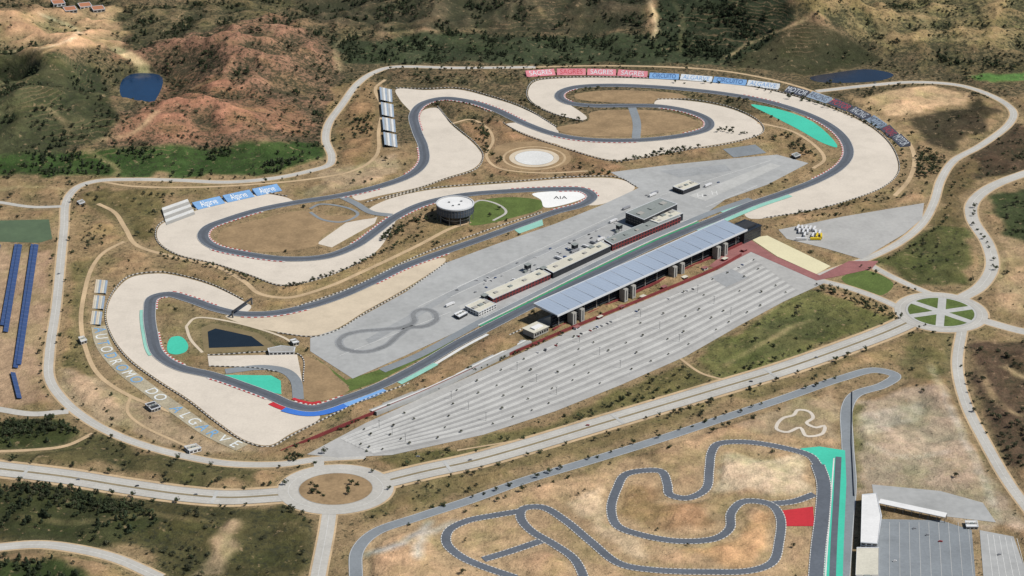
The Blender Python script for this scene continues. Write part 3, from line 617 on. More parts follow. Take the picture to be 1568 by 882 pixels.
# ================= TREES
M_leafshade=mat('leaf_underside_shade',(.022,.028,.014,1),.2,.1,.2,2,rnd=.2)  # darkened leaf colour, shade painted on crown undersides
def treemesh(name,kind,seed,leafc):
    r=random.Random(seed); v=[];f=[];ms=[]
    def cyl(p0,p1,r0,r1,n=4):
        k=len(v); a=Vector(p0);b_=Vector(p1); d=(b_-a).normalized(); u=d.orthogonal().normalized(); w=d.cross(u)
        for (c_,rr) in ((a,r0),(b_,r1)):
            for i in range(n): q=c_+(u*math.cos(2*pi*i/n)+w*math.sin(2*pi*i/n))*rr; v.append(tuple(q))
        for i in range(n): f.append((k+i,k+(i+1)%n,k+n+(i+1)%n,k+n+i)); ms.append(0)
    h0={'tree':.32,'pine':.25,'bush':.08}[kind]
    cyl((0,0,-.1),(0,0,h0+.3 if kind!='bush' else .3),.035,.018)
    lobes=[]
    if kind=='pine':
        for i in range(8):
            t=i/7; z=.25+.68*t; rr=.28*(1-t)+.06
            for j in range(3): a=r.uniform(0,6.28); lobes.append((math.cos(a)*rr*.6,math.sin(a)*rr*.6,z,rr*.7+.03,.07))
    else:
        for i in range(9):
            a=r.uniform(0,6.28); q=r.uniform(.08,.38); z=(.6 if kind=='tree' else .3)+r.uniform(-.16,.22); lobes.append((math.cos(a)*q,math.sin(a)*q,z,r.uniform(.14,.24),r.uniform(.10,.18)))
            if i<5: cyl((0,0,h0),(math.cos(a)*q,math.sin(a)*q,z),.016,.006,3)
    for lx,ly,lz,rr,rz in lobes:
        for i in range(18 if kind!='pine' else 9):
            d=Vector((r.gauss(0,1),r.gauss(0,1),r.gauss(0,1))).normalized(); s=r.uniform(.75,1.12)
            c_=Vector((lx+d.x*rr*s,ly+d.y*rr*s,lz+d.z*rz*s)); nrm=(d+Vector((r.uniform(-.5,.5),r.uniform(-.5,.5),r.uniform(-.2,.7)))).normalized()
            u=nrm.orthogonal().normalized(); w=nrm.cross(u); l=r.uniform(.05,.09); k=len(v)
            for (a_,b__) in ((-1,-.6),(.2,-1),(1,.3),(-.3,1)): v.append(tuple(c_+u*a_*l+w*b__*l))
            f.append((k,k+1,k+2,k+3)); ms.append(1 if d.z>-.1 or r.random()<.4 else 2)  # downward leaves mostly get the darker copy, imitating shade
    o=newobj(name,v,f,[M_trunk,leafc,M_leafshade]); o.data.polygons.foreach_set('material_index',ms); return o
M_leafa=mat('leaf_olive',(.052,.055,.030,1),.2,.05,.2,2,rnd=.4)
M_leafb=mat('leaf_green',(.038,.051,.023,1),.2,.05,.2,2,rnd=.4)
M_leafc=mat('leaf_pine',(.030,.042,.021,1),.2,.05,.2,2,rnd=.35)
def instancer(name,pts,kind,seed,leaf,lo,hi):
    if len(pts)==0: return
    P_=np.array(pts); z=hz(P_[:,0],P_[:,1]); v=[];f=[]
    r=random.Random(seed)
    for i,(x,y) in enumerate(P_[:,:2]):
        s=lo+(hi-lo)*r.random()**1.8; a=r.uniform(0,6.28); k=len(v)
        for q in range(4):
            an=a+pi/2*q+pi/4; v.append((x+math.cos(an)*s*.7071,y+math.sin(an)*s*.7071,z[i]+.1))
        f.append((k,k+1,k+2,k+3))
    o=newobj(name,v,f,M_trunk); o.instance_type='FACES'; o.use_instance_faces_scale=True; o.instance_faces_scale=1.0
    o.show_instancer_for_render=False; o.show_instancer_for_viewport=False
    t=treemesh('tree_form',kind,seed,leaf); t.parent=o
    return o
NC=380000
cx=rng.uniform(X0+10,X1-10,NC); cy=rng.uniform(-760,1540,NC)
fi=((cx-X0)/ST).astype(int); fj=((cy-Y0)/ST).astype(int)
inview=np.abs(cx)<(cy+2565+400)*.27+60
area=(X1-X0-20)*2300.0; per=NC/area*1000
clump=np.clip((fbm(cx,cy,35,3,1)-.38)*6,0,2)
prob=TD[sub][fj,fi]/per*clump
ok=inview&(rng.random(NC)<prob)&(boxblur(hard,1)[fj,fi]<.01)
sx,sy=cx[ok],cy[ok]; print('scattered',len(sx))
g=rng.random(len(sx)); dens=TD[sub][fj[ok],fi[ok]]
pts=np.c_[sx,sy]
forest=dens>7
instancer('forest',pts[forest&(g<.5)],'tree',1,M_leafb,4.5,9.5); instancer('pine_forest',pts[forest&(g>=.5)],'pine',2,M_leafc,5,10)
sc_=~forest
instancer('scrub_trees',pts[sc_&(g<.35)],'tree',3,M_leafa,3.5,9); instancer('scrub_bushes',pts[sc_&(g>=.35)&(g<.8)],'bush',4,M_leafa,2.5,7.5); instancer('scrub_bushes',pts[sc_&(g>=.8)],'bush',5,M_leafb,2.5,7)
rows=[]; parkrows=[]
def row(p,sp,jit=2.5,off=0,drop=.15,dst=None):
    Q=line(p,step=sp); Q=Q+normals(Q,False)*off; L_=rows if dst is None else dst
    for q in Q:
        if random.random()>drop: L_.append((q[0]+random.uniform(-jit,jit),q[1]+random.uniform(-jit,jit)))
row(DC,21,3,22,.3); row(DC,19,3,-22,.3); row(DL,24,3,21,.25); row(DL,24,3,-21,.25)
row(perim,24,3,11,.4); row(perim,20,3,-11,.45)
row([(440,693),(520,657),(640,607),(740,562),(800,537),(870,508)],11,2.5,-2,.2)
row([(1035,128),(1100,128)],12); row([(1290,330),(1240,333),(1205,335),(1395,300)],9,3)
row([(1200,150),(1260,163),(1330,190),(1375,225),(1385,262),(1370,290),(1310,312)],11,3)
row([(600,800),(720,773),(900,714),(1100,650),(1290,586)],17,3,12,.3); row([(620,798),(800,744),(1000,684),(1200,618)],20,3,-13,.4)
row([(1320,408),(1360,430),(1400,445)],14); row([(1250,436),(1300,450),(1380,487)],11,2,-3,.05); row([(1470,520),(1460,560),(1475,620),(1500,680)],25,3,12)
row([(245,392),(330,411),(390,432)],8,2.5); row([(440,445),(560,402),(640,362)],8,3,3)
row([(850,270),(930,268)],7,2.5); row([(1050,232),(940,250)],7,2.5); row([(1240,155),(1160,137)],14)
row([(1500,320),(1500,345),(1525,380),(1532,415)],16,2,-8); row([(1480,245),(1450,290),(1440,330),(1415,360),(1340,402)],18,3,8)
for i,R in enumerate(PROWS):
    if i%2==0:
        k=random.randint(0,14)
        while k<len(R): parkrows.append((R[k][0]+random.uniform(-1.5,1.5),R[k][1])); k+=random.choice([12,14,17,24,34])
def clump_(p,n,dst=None):
    W=np.array([G(*q) for q in p]); c=0
    while c<n:
        x=random.uniform(W[:,0].min(),W[:,0].max()); y=random.uniform(W[:,1].min(),W[:,1].max())
        if pip(np.array([x]),np.array([y]),W)[0]: (rows if dst is None else dst).append((x,y)); c+=1
clump_([(575,375),(600,350),(640,335),(665,322),(668,335),(630,350),(600,368)],50)
clump_([(1400,225),(1440,235),(1450,248),(1425,280),(1405,275)],110); clump_([(1195,205),(1225,215),(1245,238),(1230,240)],30)
clump_([(720,190),(745,195),(752,215),(735,210)],26); clump_([(530,190),(565,170),(575,200),(545,215)],40); clump_([(725,215),(745,210),(775,250),(755,250)],25)
clump_([(715,180),(760,185),(765,192),(720,190)],12); clump_([(745,320),(775,315),(770,330),(750,335)],4); clump_([(620,118),(790,115),(760,128),(640,128)],40)
clump_([(475,738),(550,738),(550,762),(475,762)],12); clump_([(1000,232),(1060,226),(1060,234),(1000,242)],25); clump_([(1085,200),(1110,195),(1190,212),(1190,225),(1170,222)],20)
clump_([(1250,440),(1380,485),(1370,492),(1250,448)],40); clump_([(860,175),(893,190),(850,190)],10); clump_([(430,700),(470,690),(480,703),(440,707)],8); clump_([(860,640),(1000,598),(1005,604),(870,648)],16)
clump_([(30,742),(200,768),(230,795),(60,775)],160); clump_([(0,645),(110,652),(120,668),(0,668)],110); clump_([(690,105),(960,95),(960,100),(690,110)],30)
rows=np.array(rows); gg=np.random.default_rng(3).random(len(rows))
instancer('roadside_trees',rows[gg<.4],'tree',11,M_leafb,4.5,8.5); instancer('roadside_trees',rows[gg>.7],'tree',12,M_leafa,4,7.5); instancer('roadside_shrubs',rows[(gg>=.4)&(gg<=.7)],'bush',13,M_leafb,4,7.5)
instancer('car_park_trees',np.array(parkrows),'tree',14,M_leafa,3,4.6)
# ================= GRANDSTAND
FR=Frame((850,481),(1140,350),26,1)
par=empty('main_grandstand'); Ls=FR.L; Wd=38
bag=([],[],[])
FR.box(bag,0,Ls,-4,Wd,24.6,25.6,0,zt=(25.4,28.5))
o=bagobj('roof',bag,[M_roof],par,uv=FR)
bag=([],[],[])
FR.box(bag,-.6,Ls+.6,-5.2,-4.1,23.6,26.2); FR.box(bag,-.6,Ls+.6,Wd+.1,Wd+1.1,26.4,29.1); 
n=16
for i in range(n+1):
    u=Ls*i/n; FR.box(bag,u-.2,u+.2,-4,Wd,26.0,26.3,zt=(25.7,28.8))
bagobj('roof_frame',bag,[M_trim],par)
bag=([],[],[])
for i in range(14): FR.box(bag,4,Ls-4,10+(13-i)*1.9,10+(14-i)*1.9-.02,0.5,3+i*1.1,0)
FR.box(bag,2,Ls-2,8,9.9,0.5,19,1)  # back wall and galleries coloured dark to imitate shade under the roof
for s in range(3): FR.box(bag,2,Ls-2,5.5,8,5+5*s,5.5+5*s,2)
for i in range(46):
    u=6+(Ls-12)*i/45
    for s in range(3): FR.box(bag,u-2.2,u+1.2,7.9,7.98,6.3+4.6*s,9.0+4.6*s,3)
FR.box(bag,0,Ls,2.5,4.5,.4,3.5,4)
bagobj('stands',bag,[M_conc,M_cladshade,M_cladshade,M_dark,M_redwall],par)
bag=([],[],[])
for fr in (.10,.36,.62,.86):
    for d_ in (-8,8):
        u=Ls*fr+d_; FR.box(bag,u-3.4,u+3.4,-6,4,.3,19); FR.box(bag,u-2.0,u+2.0,-2,3.5,19.02,24.5)
        FR.box(bag,u-.8,u+.8,-6.15,-6.02,3,17,1)
    FR.box(bag,Ls*fr-4.5,Ls*fr+4.5,-2,3,8,8.5,1); FR.box(bag,Ls*fr-4.5,Ls*fr+4.5,-2,3,14,14.5,1)
for i in range(16):
    u=Ls*(i+.5)/16; FR.box(bag,u-.4,u+.4,4.6,5.4,.3,25)
bagobj('stair_towers',bag,[M_conc,M_cladshade],par)
par=empty('end_pavilion'); bag=([],[],[])
FR.box(bag,Ls+3,Ls+42,2,32,.3,17,0); FR.box(bag,Ls+2,Ls+43,1,33,17.02,18,1); FR.box(bag,Ls+8,Ls+38,8,26,18.02,20,2)
for i in range(9): 
    for s in range(3): FR.box(bag,Ls+5+i*4,Ls+8+i*4,1.9,1.99,3+4.6*s,5.6+4.6*s,3)
bagobj('pavilion_body',bag,[M_cladshade,M_dark,M_cladshade,M_dark],par)
par=empty('end_pavilion'); bag=([],[],[])
FR.box(bag,-34,-6,6,26,.3,8,0); FR.box(bag,-35,-5,5,27,8.02,8.7,1); FR.box(bag,-28,-12,10,18,8.72,10.5,2)
for i in range(6): FR.box(bag,-32+i*4.4,-29+i*4.4,5.88,5.97,2.5,6,3)
bagobj('pavilion_body',bag,[M_conc,M_cream,M_whiteb,M_dark],par)
for i in range(9):
    u=Ls*(i+.5)/9+5; par=empty('kiosk'); bag=([],[],[]); FR.box(bag,u-4,u+4,-17,-12,.4,3.4,0); FR.box(bag,u-4.6,u+4.6,-17.6,-11.4,3.42,3.8,1); FR.box(bag,u-2.5,u+2.5,-17.12,-17.02,1.4,2.8,2); bagobj('kiosk_body',bag,[M_redwall if i%3 else M_whiteb,M_cream if i%2 else M_redpave,M_dark],par)
Q=line([(560,627),(640,595),(740,547),(795,520)])
for i in range(5): wall('open_terrace',Q,1.0+1.0*i,3.9,[M_conc,M_padd,M_line][i%3],z=.05,off=-4-4*i)
Q=line([(430,694),(520,656),(640,606),(740,561),(800,536),(870,506),(1000,453),(1100,411),(1135,392)])
wall('red_wall',Q,4.2,1.2,M_redwall)
def building(name,roof,zt,wm,rm,storeys=2,bay=5,wins=True,parapet=.8,units=3):
    P_=[np.array(G(p[0],p[1],zt)) for p in roof]
    ar=sum(P_[i][0]*P_[(i+1)%len(P_)][1]-P_[(i+1)%len(P_)][0]*P_[i][1] for i in range(len(P_)))
    if ar<0: P_=P_[::-1]
    par=empty(name); n=len(P_); v=[(p[0],p[1],0) for p in P_]+[(p[0],p[1],zt-parapet) for p in P_]
    newobj('walls',v,[(i,(i+1)%n,n+(i+1)%n,n+i) for i in range(n)],wm,par)
    c_=sum(P_)/n
    ins_=[p+(c_-p)/np.linalg.norm(c_-p)*1.0 for p in P_]; outp=[p-(c_-p)/np.linalg.norm(c_-p)*.5 for p in P_]
    v=[(p[0],p[1],zt-parapet) for p in outp]+[(p[0],p[1],zt) for p in outp]+[(p[0],p[1],zt) for p in ins_]+[(p[0],p[1],zt-.5*parapet) for p in ins_]
    f=[]
    for k in range(3): f+=[(k*n+i,k*n+(i+1)%n,(k+1)*n+(i+1)%n,(k+1)*n+i) for i in range(n)]
    newobj('parapet',v,f,M_trim,par); newobj('roof',[(p[0],p[1],zt-.5*parapet) for p in ins_],[tuple(range(n))],rm,par)
    if n==4 and units:
        bag=([],[],[]); f_=Frame((0,0),(1,0)); l=np.linalg.norm(P_[1]-P_[0]); m=np.linalg.norm(P_[3]-P_[0]); f_.u=(P_[1]-P_[0])/l; f_.v=np.array([-f_.u[1],f_.u[0]])
        for i in range(units):
            q=(i+.5)/units; a_=P_[0]*(1-q)+P_[1]*q; b_=P_[3]*(1-q)+P_[2]*q; f_.o=a_*.5+b_*.5; s=min(l,m)*.10; f_.box(bag,-s*1.4,s*1.4,-s,s,zt-.38,zt+.9,i%2)
        bagobj('roof_unit',bag,[M_conc,M_greyroof],par)
    if wins:
        v=[];f=[]; sh=(zt-parapet)/storeys
        for i in range(n):
            a=P_[i];b_=P_[(i+1)%n]; l=np.linalg.norm(b_-a); d=(b_-a)/l; o_=np.array([d[1],-d[0]])*.06; m_=max(1,int(l/bay))
            for j in range(m_):
                for s in range(storeys):
                    u0=l*(j+.15)/m_; u1=l*(j+.85)/m_; p=a+d*u0+o_; q=a+d*u1+o_; k=len(v); z0=s*sh+sh*.25; z1=s*sh+sh*.8
                    v+=[(p[0],p[1],z0),(q[0],q[1],z0),(q[0],q[1],z1),(p[0],p[1],z1)]; f.append((k,k+1,k+2,k+3))
        newobj('windows',v,f,M_dark,par)
    return par
building('pit_building',[(755,457),(843,419),(828,411),(741,448)],9,M_redwall,M_cream,2,6,units=4)
building('pit_building',[(847,417),(935,376),(921,369),(832,409)],10,M_cladshade,M_cream,2,6,units=4)
building('pit_building',[(938,374),(1042,331),(1028,324),(925,366)],11,M_redwall,M_greyroof,2,6,units=6)
building('race_control_building',[(958,325),(1010,303),(1037,312),(986,336)],17,M_cladshade,M_greyroof,4,5)
building('race_control_building',[(985,333),(1022,318),(1046,326),(1008,341)],12,M_cladshade,M_cream,3,5)
building('paddock_building',[(1030,285),(1055,275),(1072,281),(1046,291)],8,M_cladshade,M_cream,2,5)
building('paddock_building',[(712,468),(738,456),(760,465),(733,478)],7,M_whiteb,M_cream,2,5)
building('paddock_building',[(695,480),(708,474),(716,478),(703,485)],5,M_cladshade,M_whiteb,1,5)
building('service_building',[(410,533),(430,529),(452,531),(450,538),(412,539)],5,M_whiteb,M_conc,1,5)
building('kiosk',[(222,618),(236,614),(246,622),(232,627)],5,M_conc,M_cladshade,1,4)
building('service_building',[(282,683),(300,679),(308,685),(290,690)],5,M_whiteb,M_cream,1,4)
building('kiosk',[(1212,236),(1220,233),(1226,237),(1218,240)],5,M_cladshade,M_greyroof,1,4)
building('kiosk',[(444,520),(452,518),(458,523),(449,525)],5,M_conc,M_whiteb,1,4)
building('kiosk',[(118,308),(126,305),(130,309),(122,312)],5,M_conc,M_conc,1,4)
building('kiosk',[(120,516),(128,514),(133,520),(124,523)],5,M_conc,M_cream,1,4)
building('kart_club_building',[(1320,757),(1342,755),(1350,790),(1344,832),(1318,830)],10,M_whiteb,M_whiteb,3,6)
building('kart_club_building',[(1312,838),(1346,838),(1345,930),(1308,930)],6,M_whiteb,M_cream,2,6)
building('gate_house',[(1478,797),(1496,797),(1498,806),(1480,806)],4,M_conc,M_whiteb,1,4)
M_tile=mat('tile_roof',C(176,120,90))
for (x,y,wm) in [(80,22,M_whiteb),(120,16,M_whiteb),(98,30,M_conc),(140,22,M_conc)]:
    h_=float(hz(*G(x+10,y+2))); 
    pr=building('farmhouse',[(x,y),(x+18,y-2),(x+22,y+4),(x+4,y+6)],6,wm,M_tile,1,6,units=0); pr.location=(0,0,max(0,h_-.5))
par=empty('long_canopy'); F2=Frame((1346,768),(1448,790),8,1); bag=([],[],[])
F2.box(bag,0,F2.L,-3,7,7.2,8,0)
for i in range(9):
    for vv_ in (-2.4,6): F2.box(bag,F2.L*i/8-.3+(.4 if i==0 else 0),F2.L*i/8+.3,vv_,vv_+.5,0,7.18,1)
bagobj('canopy',bag,[M_whiteb,M_steel],par)
for (x,y) in [(880,384),(808,415),(948,354),(742,462),(905,388),(832,420)]:
    par=empty('paddock_tower'); f_=Frame((x,y),(x+10,y-4.4),0,1); bag=([],[],[])
    f_.box(bag,-4,4,-3,3,4.5,10,0); f_.box(bag,-4.6,4.6,-3.6,3.6,10.02,10.7,1)
    for a_ in (-3.6,3): 
        for b2 in (-2.7,2.1): f_.box(bag,a_,a_+.6,b2,b2+.6,.3,4.48,2)
    f_.box(bag,-3.4,3.4,-3.12,-3.02,6,9,3); f_.box(bag,-9,-4.1,-3,0,.3,3.6,1)
    bagobj('tower_body',bag,[M_cladshade,M_greyroof,M_steel,M_dark],par)
# round building
par=empty('round_building'); c=G(697,311,26)
def cylr(name,r0,r1,z0,z1,m,n=64):
    v=[]
    for z,r in ((z0,r0),(z1,r1)):
        for i in range(n): v.append((c[0]+r*math.cos(2*pi*i/n),c[1]+r*math.sin(2*pi*i/n),z))
    newobj(name,v,[(i,(i+1)%n,n+(i+1)%n,n+i) for i in range(n)],m,par)
def dsk(name,r,z,m,r0=0,n=64):
    v=[(c[0]+r*math.cos(2*pi*i/n),c[1]+r*math.sin(2*pi*i/n),z) for i in range(n)]
    if r0:
        v+=[(c[0]+r0*math.cos(2*pi*i/n),c[1]+r0*math.sin(2*pi*i/n),z) for i in range(n)]; f=[(i,(i+1)%n,n+(i+1)%n,n+i) for i in range(n)]
    else: f=[tuple(range(n))]
    newobj(name,v,f,m,par)
M_fas=mat('facade_steel_blue',C(78,88,100),.1,.1,.05,.5,rough=.4)
cylr('glass_wall',22,22,0,13,M_dark); cylr('fascia',27.5,27.5,13,25.5,M_fas); dsk('soffit',27.5,13,M_cladshade,21.9)
cylr('floor_band',22.5,22.5,6,7,M_conc); cylr('fascia_band',27.7,27.7,18.5,19.1,M_steel)
cylr('rim_out',28.2,28.2,24.6,26.6,M_trim); dsk('rim',28.2,26.6,M_trim,26.4); cylr('rim_in',26.4,26.4,25.6,26.6,M_conc); dsk('roof',26.5,25.6,M_whiteb)
bag=([],[],[])
for i in range(40):
    a=2*pi*i/40; f_=Frame((0,0),(1,0)); f_.o=np.array(c[:2])+27.6*np.array([math.cos(a),math.sin(a)]); f_.u=np.array([-math.sin(a),math.cos(a)]); f_.v=np.array([math.cos(a),math.sin(a)])
    f_.box(bag,-.2,.2,-.1,.4,13.1,24.5)
    if i%4==0: f_.box(bag,-.5,.5,-2,-1,.3,12.9)
bagobj('mullions',bag,[M_steel],par)
for i,(dx_,dy_) in enumerate([(-9,3),(6,-6),(9,7),(-3,-10)]):
    bag=([],[],[]); f_.o=np.array(c[:2])+np.array([dx_,dy_]); f_.u=np.array([1,0]);f_.v=np.array([0,1]); f_.box(bag,-1.5,1.5,-1,1,25.62,27,0); bagobj('roof_unit',bag,[M_steel],par)
def terrace(pts_lo,pts_hi,n,h,mats,name='spectator_terrace'):
    A=line(pts_lo);B=line(pts_hi); par=empty(name)
    for i in range(n):
        P0=interp_line(A,B,i/n)[::6];P1=interp_line(A,B,(i+1)/n-.002)[::6]; z=h*(i+1)/n; m=len(P0)
        v=[(p[0],p[1],0) for p in P0]+[(p[0],p[1],z) for p in P0]+[(p[0],p[1],z) for p in P1]+[(p[0],p[1],0) for p in P1]
        f=[]
        for j in range(m-1):
            for k in range(3): f.append((k*m+j,k*m+j+1,(k+1)*m+j+1,(k+1)*m+j))
        newobj('step',v,f,mats[i%len(mats)],par)
M_seat=mat('seat_blue_grey',C(150,165,180),.1,.05,.1,.4)
for k in range(4):
    y0=137+k*23; terrace([(601+k*2.6,y0+20),(600+k*2.3,y0)],[(583+k*2,y0+20),(581+k*2,y0)],7,5,[M_seat,M_line,M_padd])
terrace([(255,345),(300,328)],[(248,322),(288,308)],6,4,[M_conc,M_line])
for k in range(3):
    y0=428+k*24; terrace([(147-k*3,y0),(144-k*3,y0+21)],[(165-k*4,y0+4),(162-k*4,y0+24)],6,2.5,[M_gravel2,M_cream,M_seat])
def text3d(ch,org,u,v,size,m,par,z=.15):
    cu=bpy.data.curves.new('lettering','FONT'); cu.body=ch; cu.size=1; cu.align_x='CENTER'; cu.align_y='CENTER'; cu.extrude=0; cu.materials.append(m)
    o=bpy.data.objects.new('lettering',cu); col.objects.link(o); o.parent=par
    n=u.cross(v).normalized(); Mx=Matrix.Identity(4)
    for i in range(3): Mx[i][0]=u[i]*size[0]; Mx[i][1]=v[i]*size[1]; Mx[i][2]=n[i]; Mx[i][3]=org[i]+n[i]*z
    o.matrix_world=Mx; return o
def banner(bl,br,h,depth,m,txt,tm,z0=.6):
    a=Vector(G(*bl,z0)+(z0,)); b_=Vector(G(*br,z0)+(z0,)); u=(b_-a); Lh=u.length; u.normalize(); w=Vector((-u.y,u.x,0)); v=(w*depth+Vector((0,0,h))); Lv=v.length; v.normalize()
    par=empty('advertising_banner')
    q=[a,b_,b_+v*Lv,a+v*Lv]; q2=[Vector((p.x,p.y,0))+w*.3 for p in q]
    newobj('panel',[tuple(p) for p in q+q2],[(0,1,2,3),(4,5,1,0),(5,6,2,1),(6,7,3,2),(7,4,0,3)],m,par)
    if txt: text3d(txt,(q[0]+q[2])/2,u,v,(Lh/(.72*len(txt)),Lv*1.0),tm,par)
M_pink=mat('banner_pink',C(208,132,140),.1,.05,.1,.4); M_bw=mat('banner_white',C(208,213,215),.08,.05,.1,.4); M_bk=mat('banner_dark',C(84,88,100),.1,.05,.1,.4); M_bb=mat('banner_blue',C(122,162,204),.1,.05,.1,.4); M_bb2=mat('banner_ink',C(60,88,134))
M_banR=mat('banner_red',C(186,78,88),.1,.05,.1,.4)
xs=[(806,118),(852,115),(898,115),(944,116),(991,119)]
for i in range(4): banner((xs[i][0]+1,xs[i][1]),(xs[i+1][0]-1,xs[i+1][1]),7,15,M_pink,'SAGRES',M_bw if i!=1 else M_banR)
xs=[(993,120),(1040,122),(1090,126),(1142,131),(1192,137)]
for i in range(4): banner((xs[i][0]+1,xs[i][1]),(xs[i+1][0]-1,xs[i+1][1]),6,14,[M_bb,M_bw][i%2],['CIRCUITO','ALGARVE'][i%2],[M_bb2,M_bb][i%2])
xs=[(1198,142),(1232,150),(1265,160),(1295,172),(1322,185),(1345,199),(1362,213),(1380,227)]
for i in range(7): banner((xs[i][0]+2,xs[i][1]-2),(xs[i+1][0]-1,xs[i+1][1]-2),6,17,[M_bk,M_seat,M_bk][i%3] if i not in (0,) else M_bk,['MOTOR','RACING'][i%2],[M_bw,M_bk,M_banR][i%3])
for a_,b2 in (((303,321),(345,311)),((349,310),(390,301)),((394,300),(432,292))): banner(a_,b2,5,19,M_bb,'Algarve',M_white)
Q=LET; par=empty('painted_lettering')
txt='AUTODROMO DO ALGARVE'; nn=normals(Q,False)
strip('lettering_bed',Q,11,-9,.35,mat('bed',C(176,166,142),.18,.05,.2,.4,stain=.2),parent=par)
M_let=[mat('letter_blue',C(118,166,205),.12,.1,.15,.5),mat('letter_pale',C(218,222,220),.12,.1,.15,.5)]
for i,ch in enumerate(txt):
    k=int((i+.6)/(len(txt))*(len(Q)-1)); p=Q[k]; t_=Vector((nn[k][1],-nn[k][0],0)); 
    if ch!=' ': text3d(ch,Vector((p[0]+nn[k][0],p[1]+nn[k][1],.42)),t_,Vector((-t_.y,t_.x,0)),(22,22),M_let[i%2 if i<9 else (i//2)%2],par,.12)
for (x,y) in ((1072,300),(1094,296)): 
    o_=G(x,y); par=empty('helipad_letter'); text3d('H',Vector((o_[0],o_[1],Z3)),Vector((1,0,0)),Vector((0,1,0)),(15,22),M_line,par,.22)
o_=G(858,303); par=empty('runoff_logo'); text3d('AIA',Vector((o_[0],o_[1],Z2+.12)),Vector((1,0,0)),Vector((0,1,0)),(13,17),M_cladshade,par,.1)
par=empty('track_gantry'); f_=Frame((356,487),(386,466),0,1); bag=([],[],[])
f_.box(bag,0,f_.L,-1,1,8,10,0); f_.box(bag,0,1.5,-1,1,0,7.98,1); f_.box(bag,f_.L-1.5,f_.L,-1,1,0,7.98,1); bagobj('gantry_beam',bag,[M_cladshade,M_steel],par)
def solar(a,b2):
    Q=line([a,b2],smooth=False,step=12); par=empty('solar_array'); nn=normals(Q,False)
    v=[];uv=[];n=len(Q)
    for i in range(n):
        A=Q[i]-nn[i]*3;B=Q[i]+nn[i]*3; v+=[(A[0],A[1],3.0),(B[0],B[1],1.2)]; uv+=[(i*12,0),(i*12,1)]
    newobj('panels',v,[(2*i,2*i+2,2*i+3,2*i+1) for i in range(n-1)],M_solar,par,uv); wall('posts',Q,1.8,.5,M_steel,parent=par)
for a_,b2 in (((26,376),(4,500)),((31,376),(9,510)),((51,376),(24,565)),((56,376),(29,560)),((-2,376),(-20,480)),((20,572),(30,612))): solar(a_,b2)
# ================= vehicles
def vehmesh(kind):
    bag=([],[],[]); f_=Frame((0,0),(1,0)); f_.o=np.zeros(2); f_.u=np.array([1.,0]); f_.v=np.array([0,1.])
    def wheels(xs_,w,r):
        vs,fs,ms=bag
        for x in xs_:
            for y in (-w,w):
                k=len(vs)
                for yy in (y-.12,y+.12):
                    for i in range(10): vs.append((x+r*math.cos(i*pi/5),yy,r+r*math.sin(i*pi/5)))
                for i in range(10): fs.append((k+i,k+(i+1)%10,k+10+(i+1)%10,k+10+i)); ms.append(2)
                fs.append(tuple(range(k,k+10))); ms.append(2); fs.append(tuple(range(k+10,k+20))); ms.append(2)
    vs,fs,ms=bag
    if kind=='car':
        f_.box(bag,-2.2,2.2,-.88,.88,.35,.95,0); k=len(vs)
        vs+=[(-1.5,-.84,.96),(1.1,-.84,.96),(1.1,.84,.96),(-1.5,.84,.96),(-1.0,-.66,1.45),(.5,-.66,1.45),(.5,.66,1.45),(-1.0,.66,1.45)]
        for q,mi in (((0,1,5,4),1),((1,2,6,5),1),((2,3,7,6),1),((3,0,4,7),1),((4,5,6,7),0)): fs.append(tuple(k+j for j in q)); ms.append(mi)
        wheels((-1.35,1.35),.82,.33)
    else:
        f_.box(bag,-9,4.2,-1.25,1.25,1.1,4.0,0); f_.box(bag,4.5,7,-1.2,1.2,.6,3.2,0); f_.box(bag,7.02,7.06,-1.1,1.1,1.9,3,1); f_.box(bag,-9,7,-.5,.5,.6,1.08,2); wheels((-7.5,-6.3,-5.1,3.4,5.9),1.1,.5)
    return bag
vm={}
for nm,cc in (('white',(222,222,222)),('silver',(150,152,156)),('dark',(50,54,62)),('red',(160,40,38)),('blue',(60,90,140)),('yellow',(230,200,40))):
    vm[nm]=mat('car_paint_'+nm,C(*cc),.02,.1,.02,.5,rough=.35,spec=.5)
M_rub=mat('rubber',(.02,.02,.02,1)); meshes={}
def vehicle_w(kind,paint,x,y,ang,z=Z4+.1):
    key=(kind,paint)
    if key not in meshes:
        o=bagobj(kind,vehmesh(kind),[vm[paint],M_dark,M_rub]); meshes[key]=o.data
    else: o=bpy.data.objects.new(kind,meshes[key]); col.objects.link(o)
    o.location=(x,y,z); o.rotation_euler=(0,0,ang)
def vehicle(kind,paint,px,py,ang): vehicle_w(kind,paint,*G(px,py),ang)
for i in range(6):
    for j in range(3):
        if (i,j) in ((5,0),(0,2),(2,2),(3,1)): continue
        vehicle('truck','yellow' if (j==2 and i>3) else 'white',1222+i*6.2+j*2.2,350+j*5.2+i*.5,1.35+random.uniform(-.12,.12))
vehicle('truck','white',1228,368,.1); vehicle('truck','yellow',1250,368,0)
ax=math.atan2(FR.u[1],FR.u[0])
for i in range(16): 
    x=765+i*13; vehicle('truck',['white','silver','white','blue','silver'][i%5],x+random.uniform(-3,3),449-(x-765)*.447-5-random.choice([0,0,6]),ax+pi/2 if i%3 else ax)
for i in range(26):
    t=random.random(); x=720+t*230; vehicle('car',random.choice(['white','silver','dark','blue']),x+random.uniform(-6,6),452-(x-720)*.46+random.uniform(-14,2),ax+random.choice([0,pi/2]))
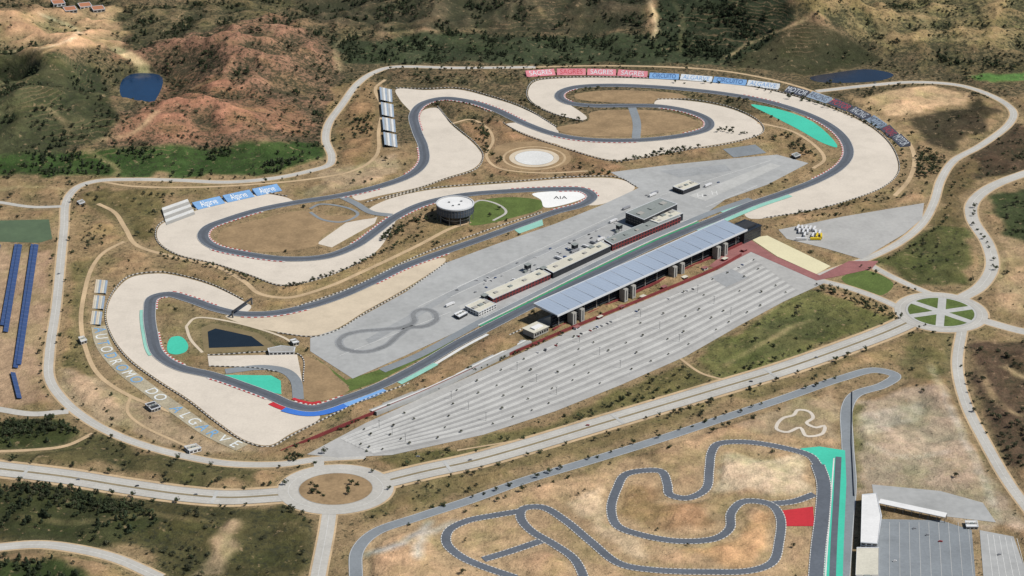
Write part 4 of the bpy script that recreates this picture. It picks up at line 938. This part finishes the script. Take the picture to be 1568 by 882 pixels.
for (x,y,p_) in [(1000,300,'white'),(1003,297,'silver'),(1085,285,'white'),(960,320,'silver'),(940,340,'white'),(690,468,'white')]: vehicle('truck',p_,x,y,ax)
ps=['white','silver','dark','red','white','blue','silver']
for i in range(22):
    R=PROWS[0]; q=R[random.randint(110,290)]
    vehicle_w('car',ps[i%7],q[0]+random.uniform(-2,2),q[1]+random.uniform(-2,2),ax+pi/2)
for x,y in [(700,445),(730,430),(820,395),(990,300),(1100,280),(1080,300),(640,700),(300,758),(900,652),(1150,585),(1340,128),(90,420),(1420,820),(1400,810),(1440,830),(1530,850),(1370,860),(720,705),(1250,548),(120,735),(210,745)]:
    vehicle('car',random.choice(ps),x,y,random.choice([ax*.5,0]))
par=empty('light_masts'); bag=([],[],[])
for R in PROWS[1::3]:
    for k in range(20,290,45):
        f_=Frame((0,0),(1,0)); f_.o=R[k]; f_.box(bag,-.2,.2,-.2,.2,.3,11); f_.box(bag,-1.4,1.4,-.3,.3,11.02,11.3)
bagobj('masts',bag,[M_steel],par)
# ================= camera, light, world
cam=bpy.data.cameras.new('camera'); co=bpy.data.objects.new('camera',cam); col.objects.link(co); scene.camera=co
co.location=CAM; co.rotation_euler=(th,0,0); cam.sensor_width=36; cam.lens=18/T; cam.clip_start=10; cam.clip_end=60000
sv=Vector((.72,-.22,0)).normalized(); el=math.radians(52)
sd=Vector((sv.x*math.cos(el),sv.y*math.cos(el),math.sin(el)))
sl=bpy.data.lights.new('sun','SUN'); sl.energy=5.0; sl.angle=math.radians(.5); sl.color=(1,.965,.915); so=bpy.data.objects.new('sun',sl); col.objects.link(so)
so.rotation_euler=sd.to_track_quat('Z','Y').to_euler()
w=bpy.data.worlds.new('World'); scene.world=w; w.use_nodes=True; bg=w.node_tree.nodes['Background']; sk=w.node_tree.nodes.new('ShaderNodeTexSky'); sk.sky_type='NISHITA'; sk.sun_disc=False
sk.sun_elevation=el; sk.sun_rotation=math.atan2(sd.x,sd.y); w.node_tree.links.new(sk.outputs[0],bg.inputs[0]); bg.inputs[1].default_value=.07
scene.view_settings.view_transform='Standard'; scene.view_settings.look='None'; scene.view_settings.exposure=0
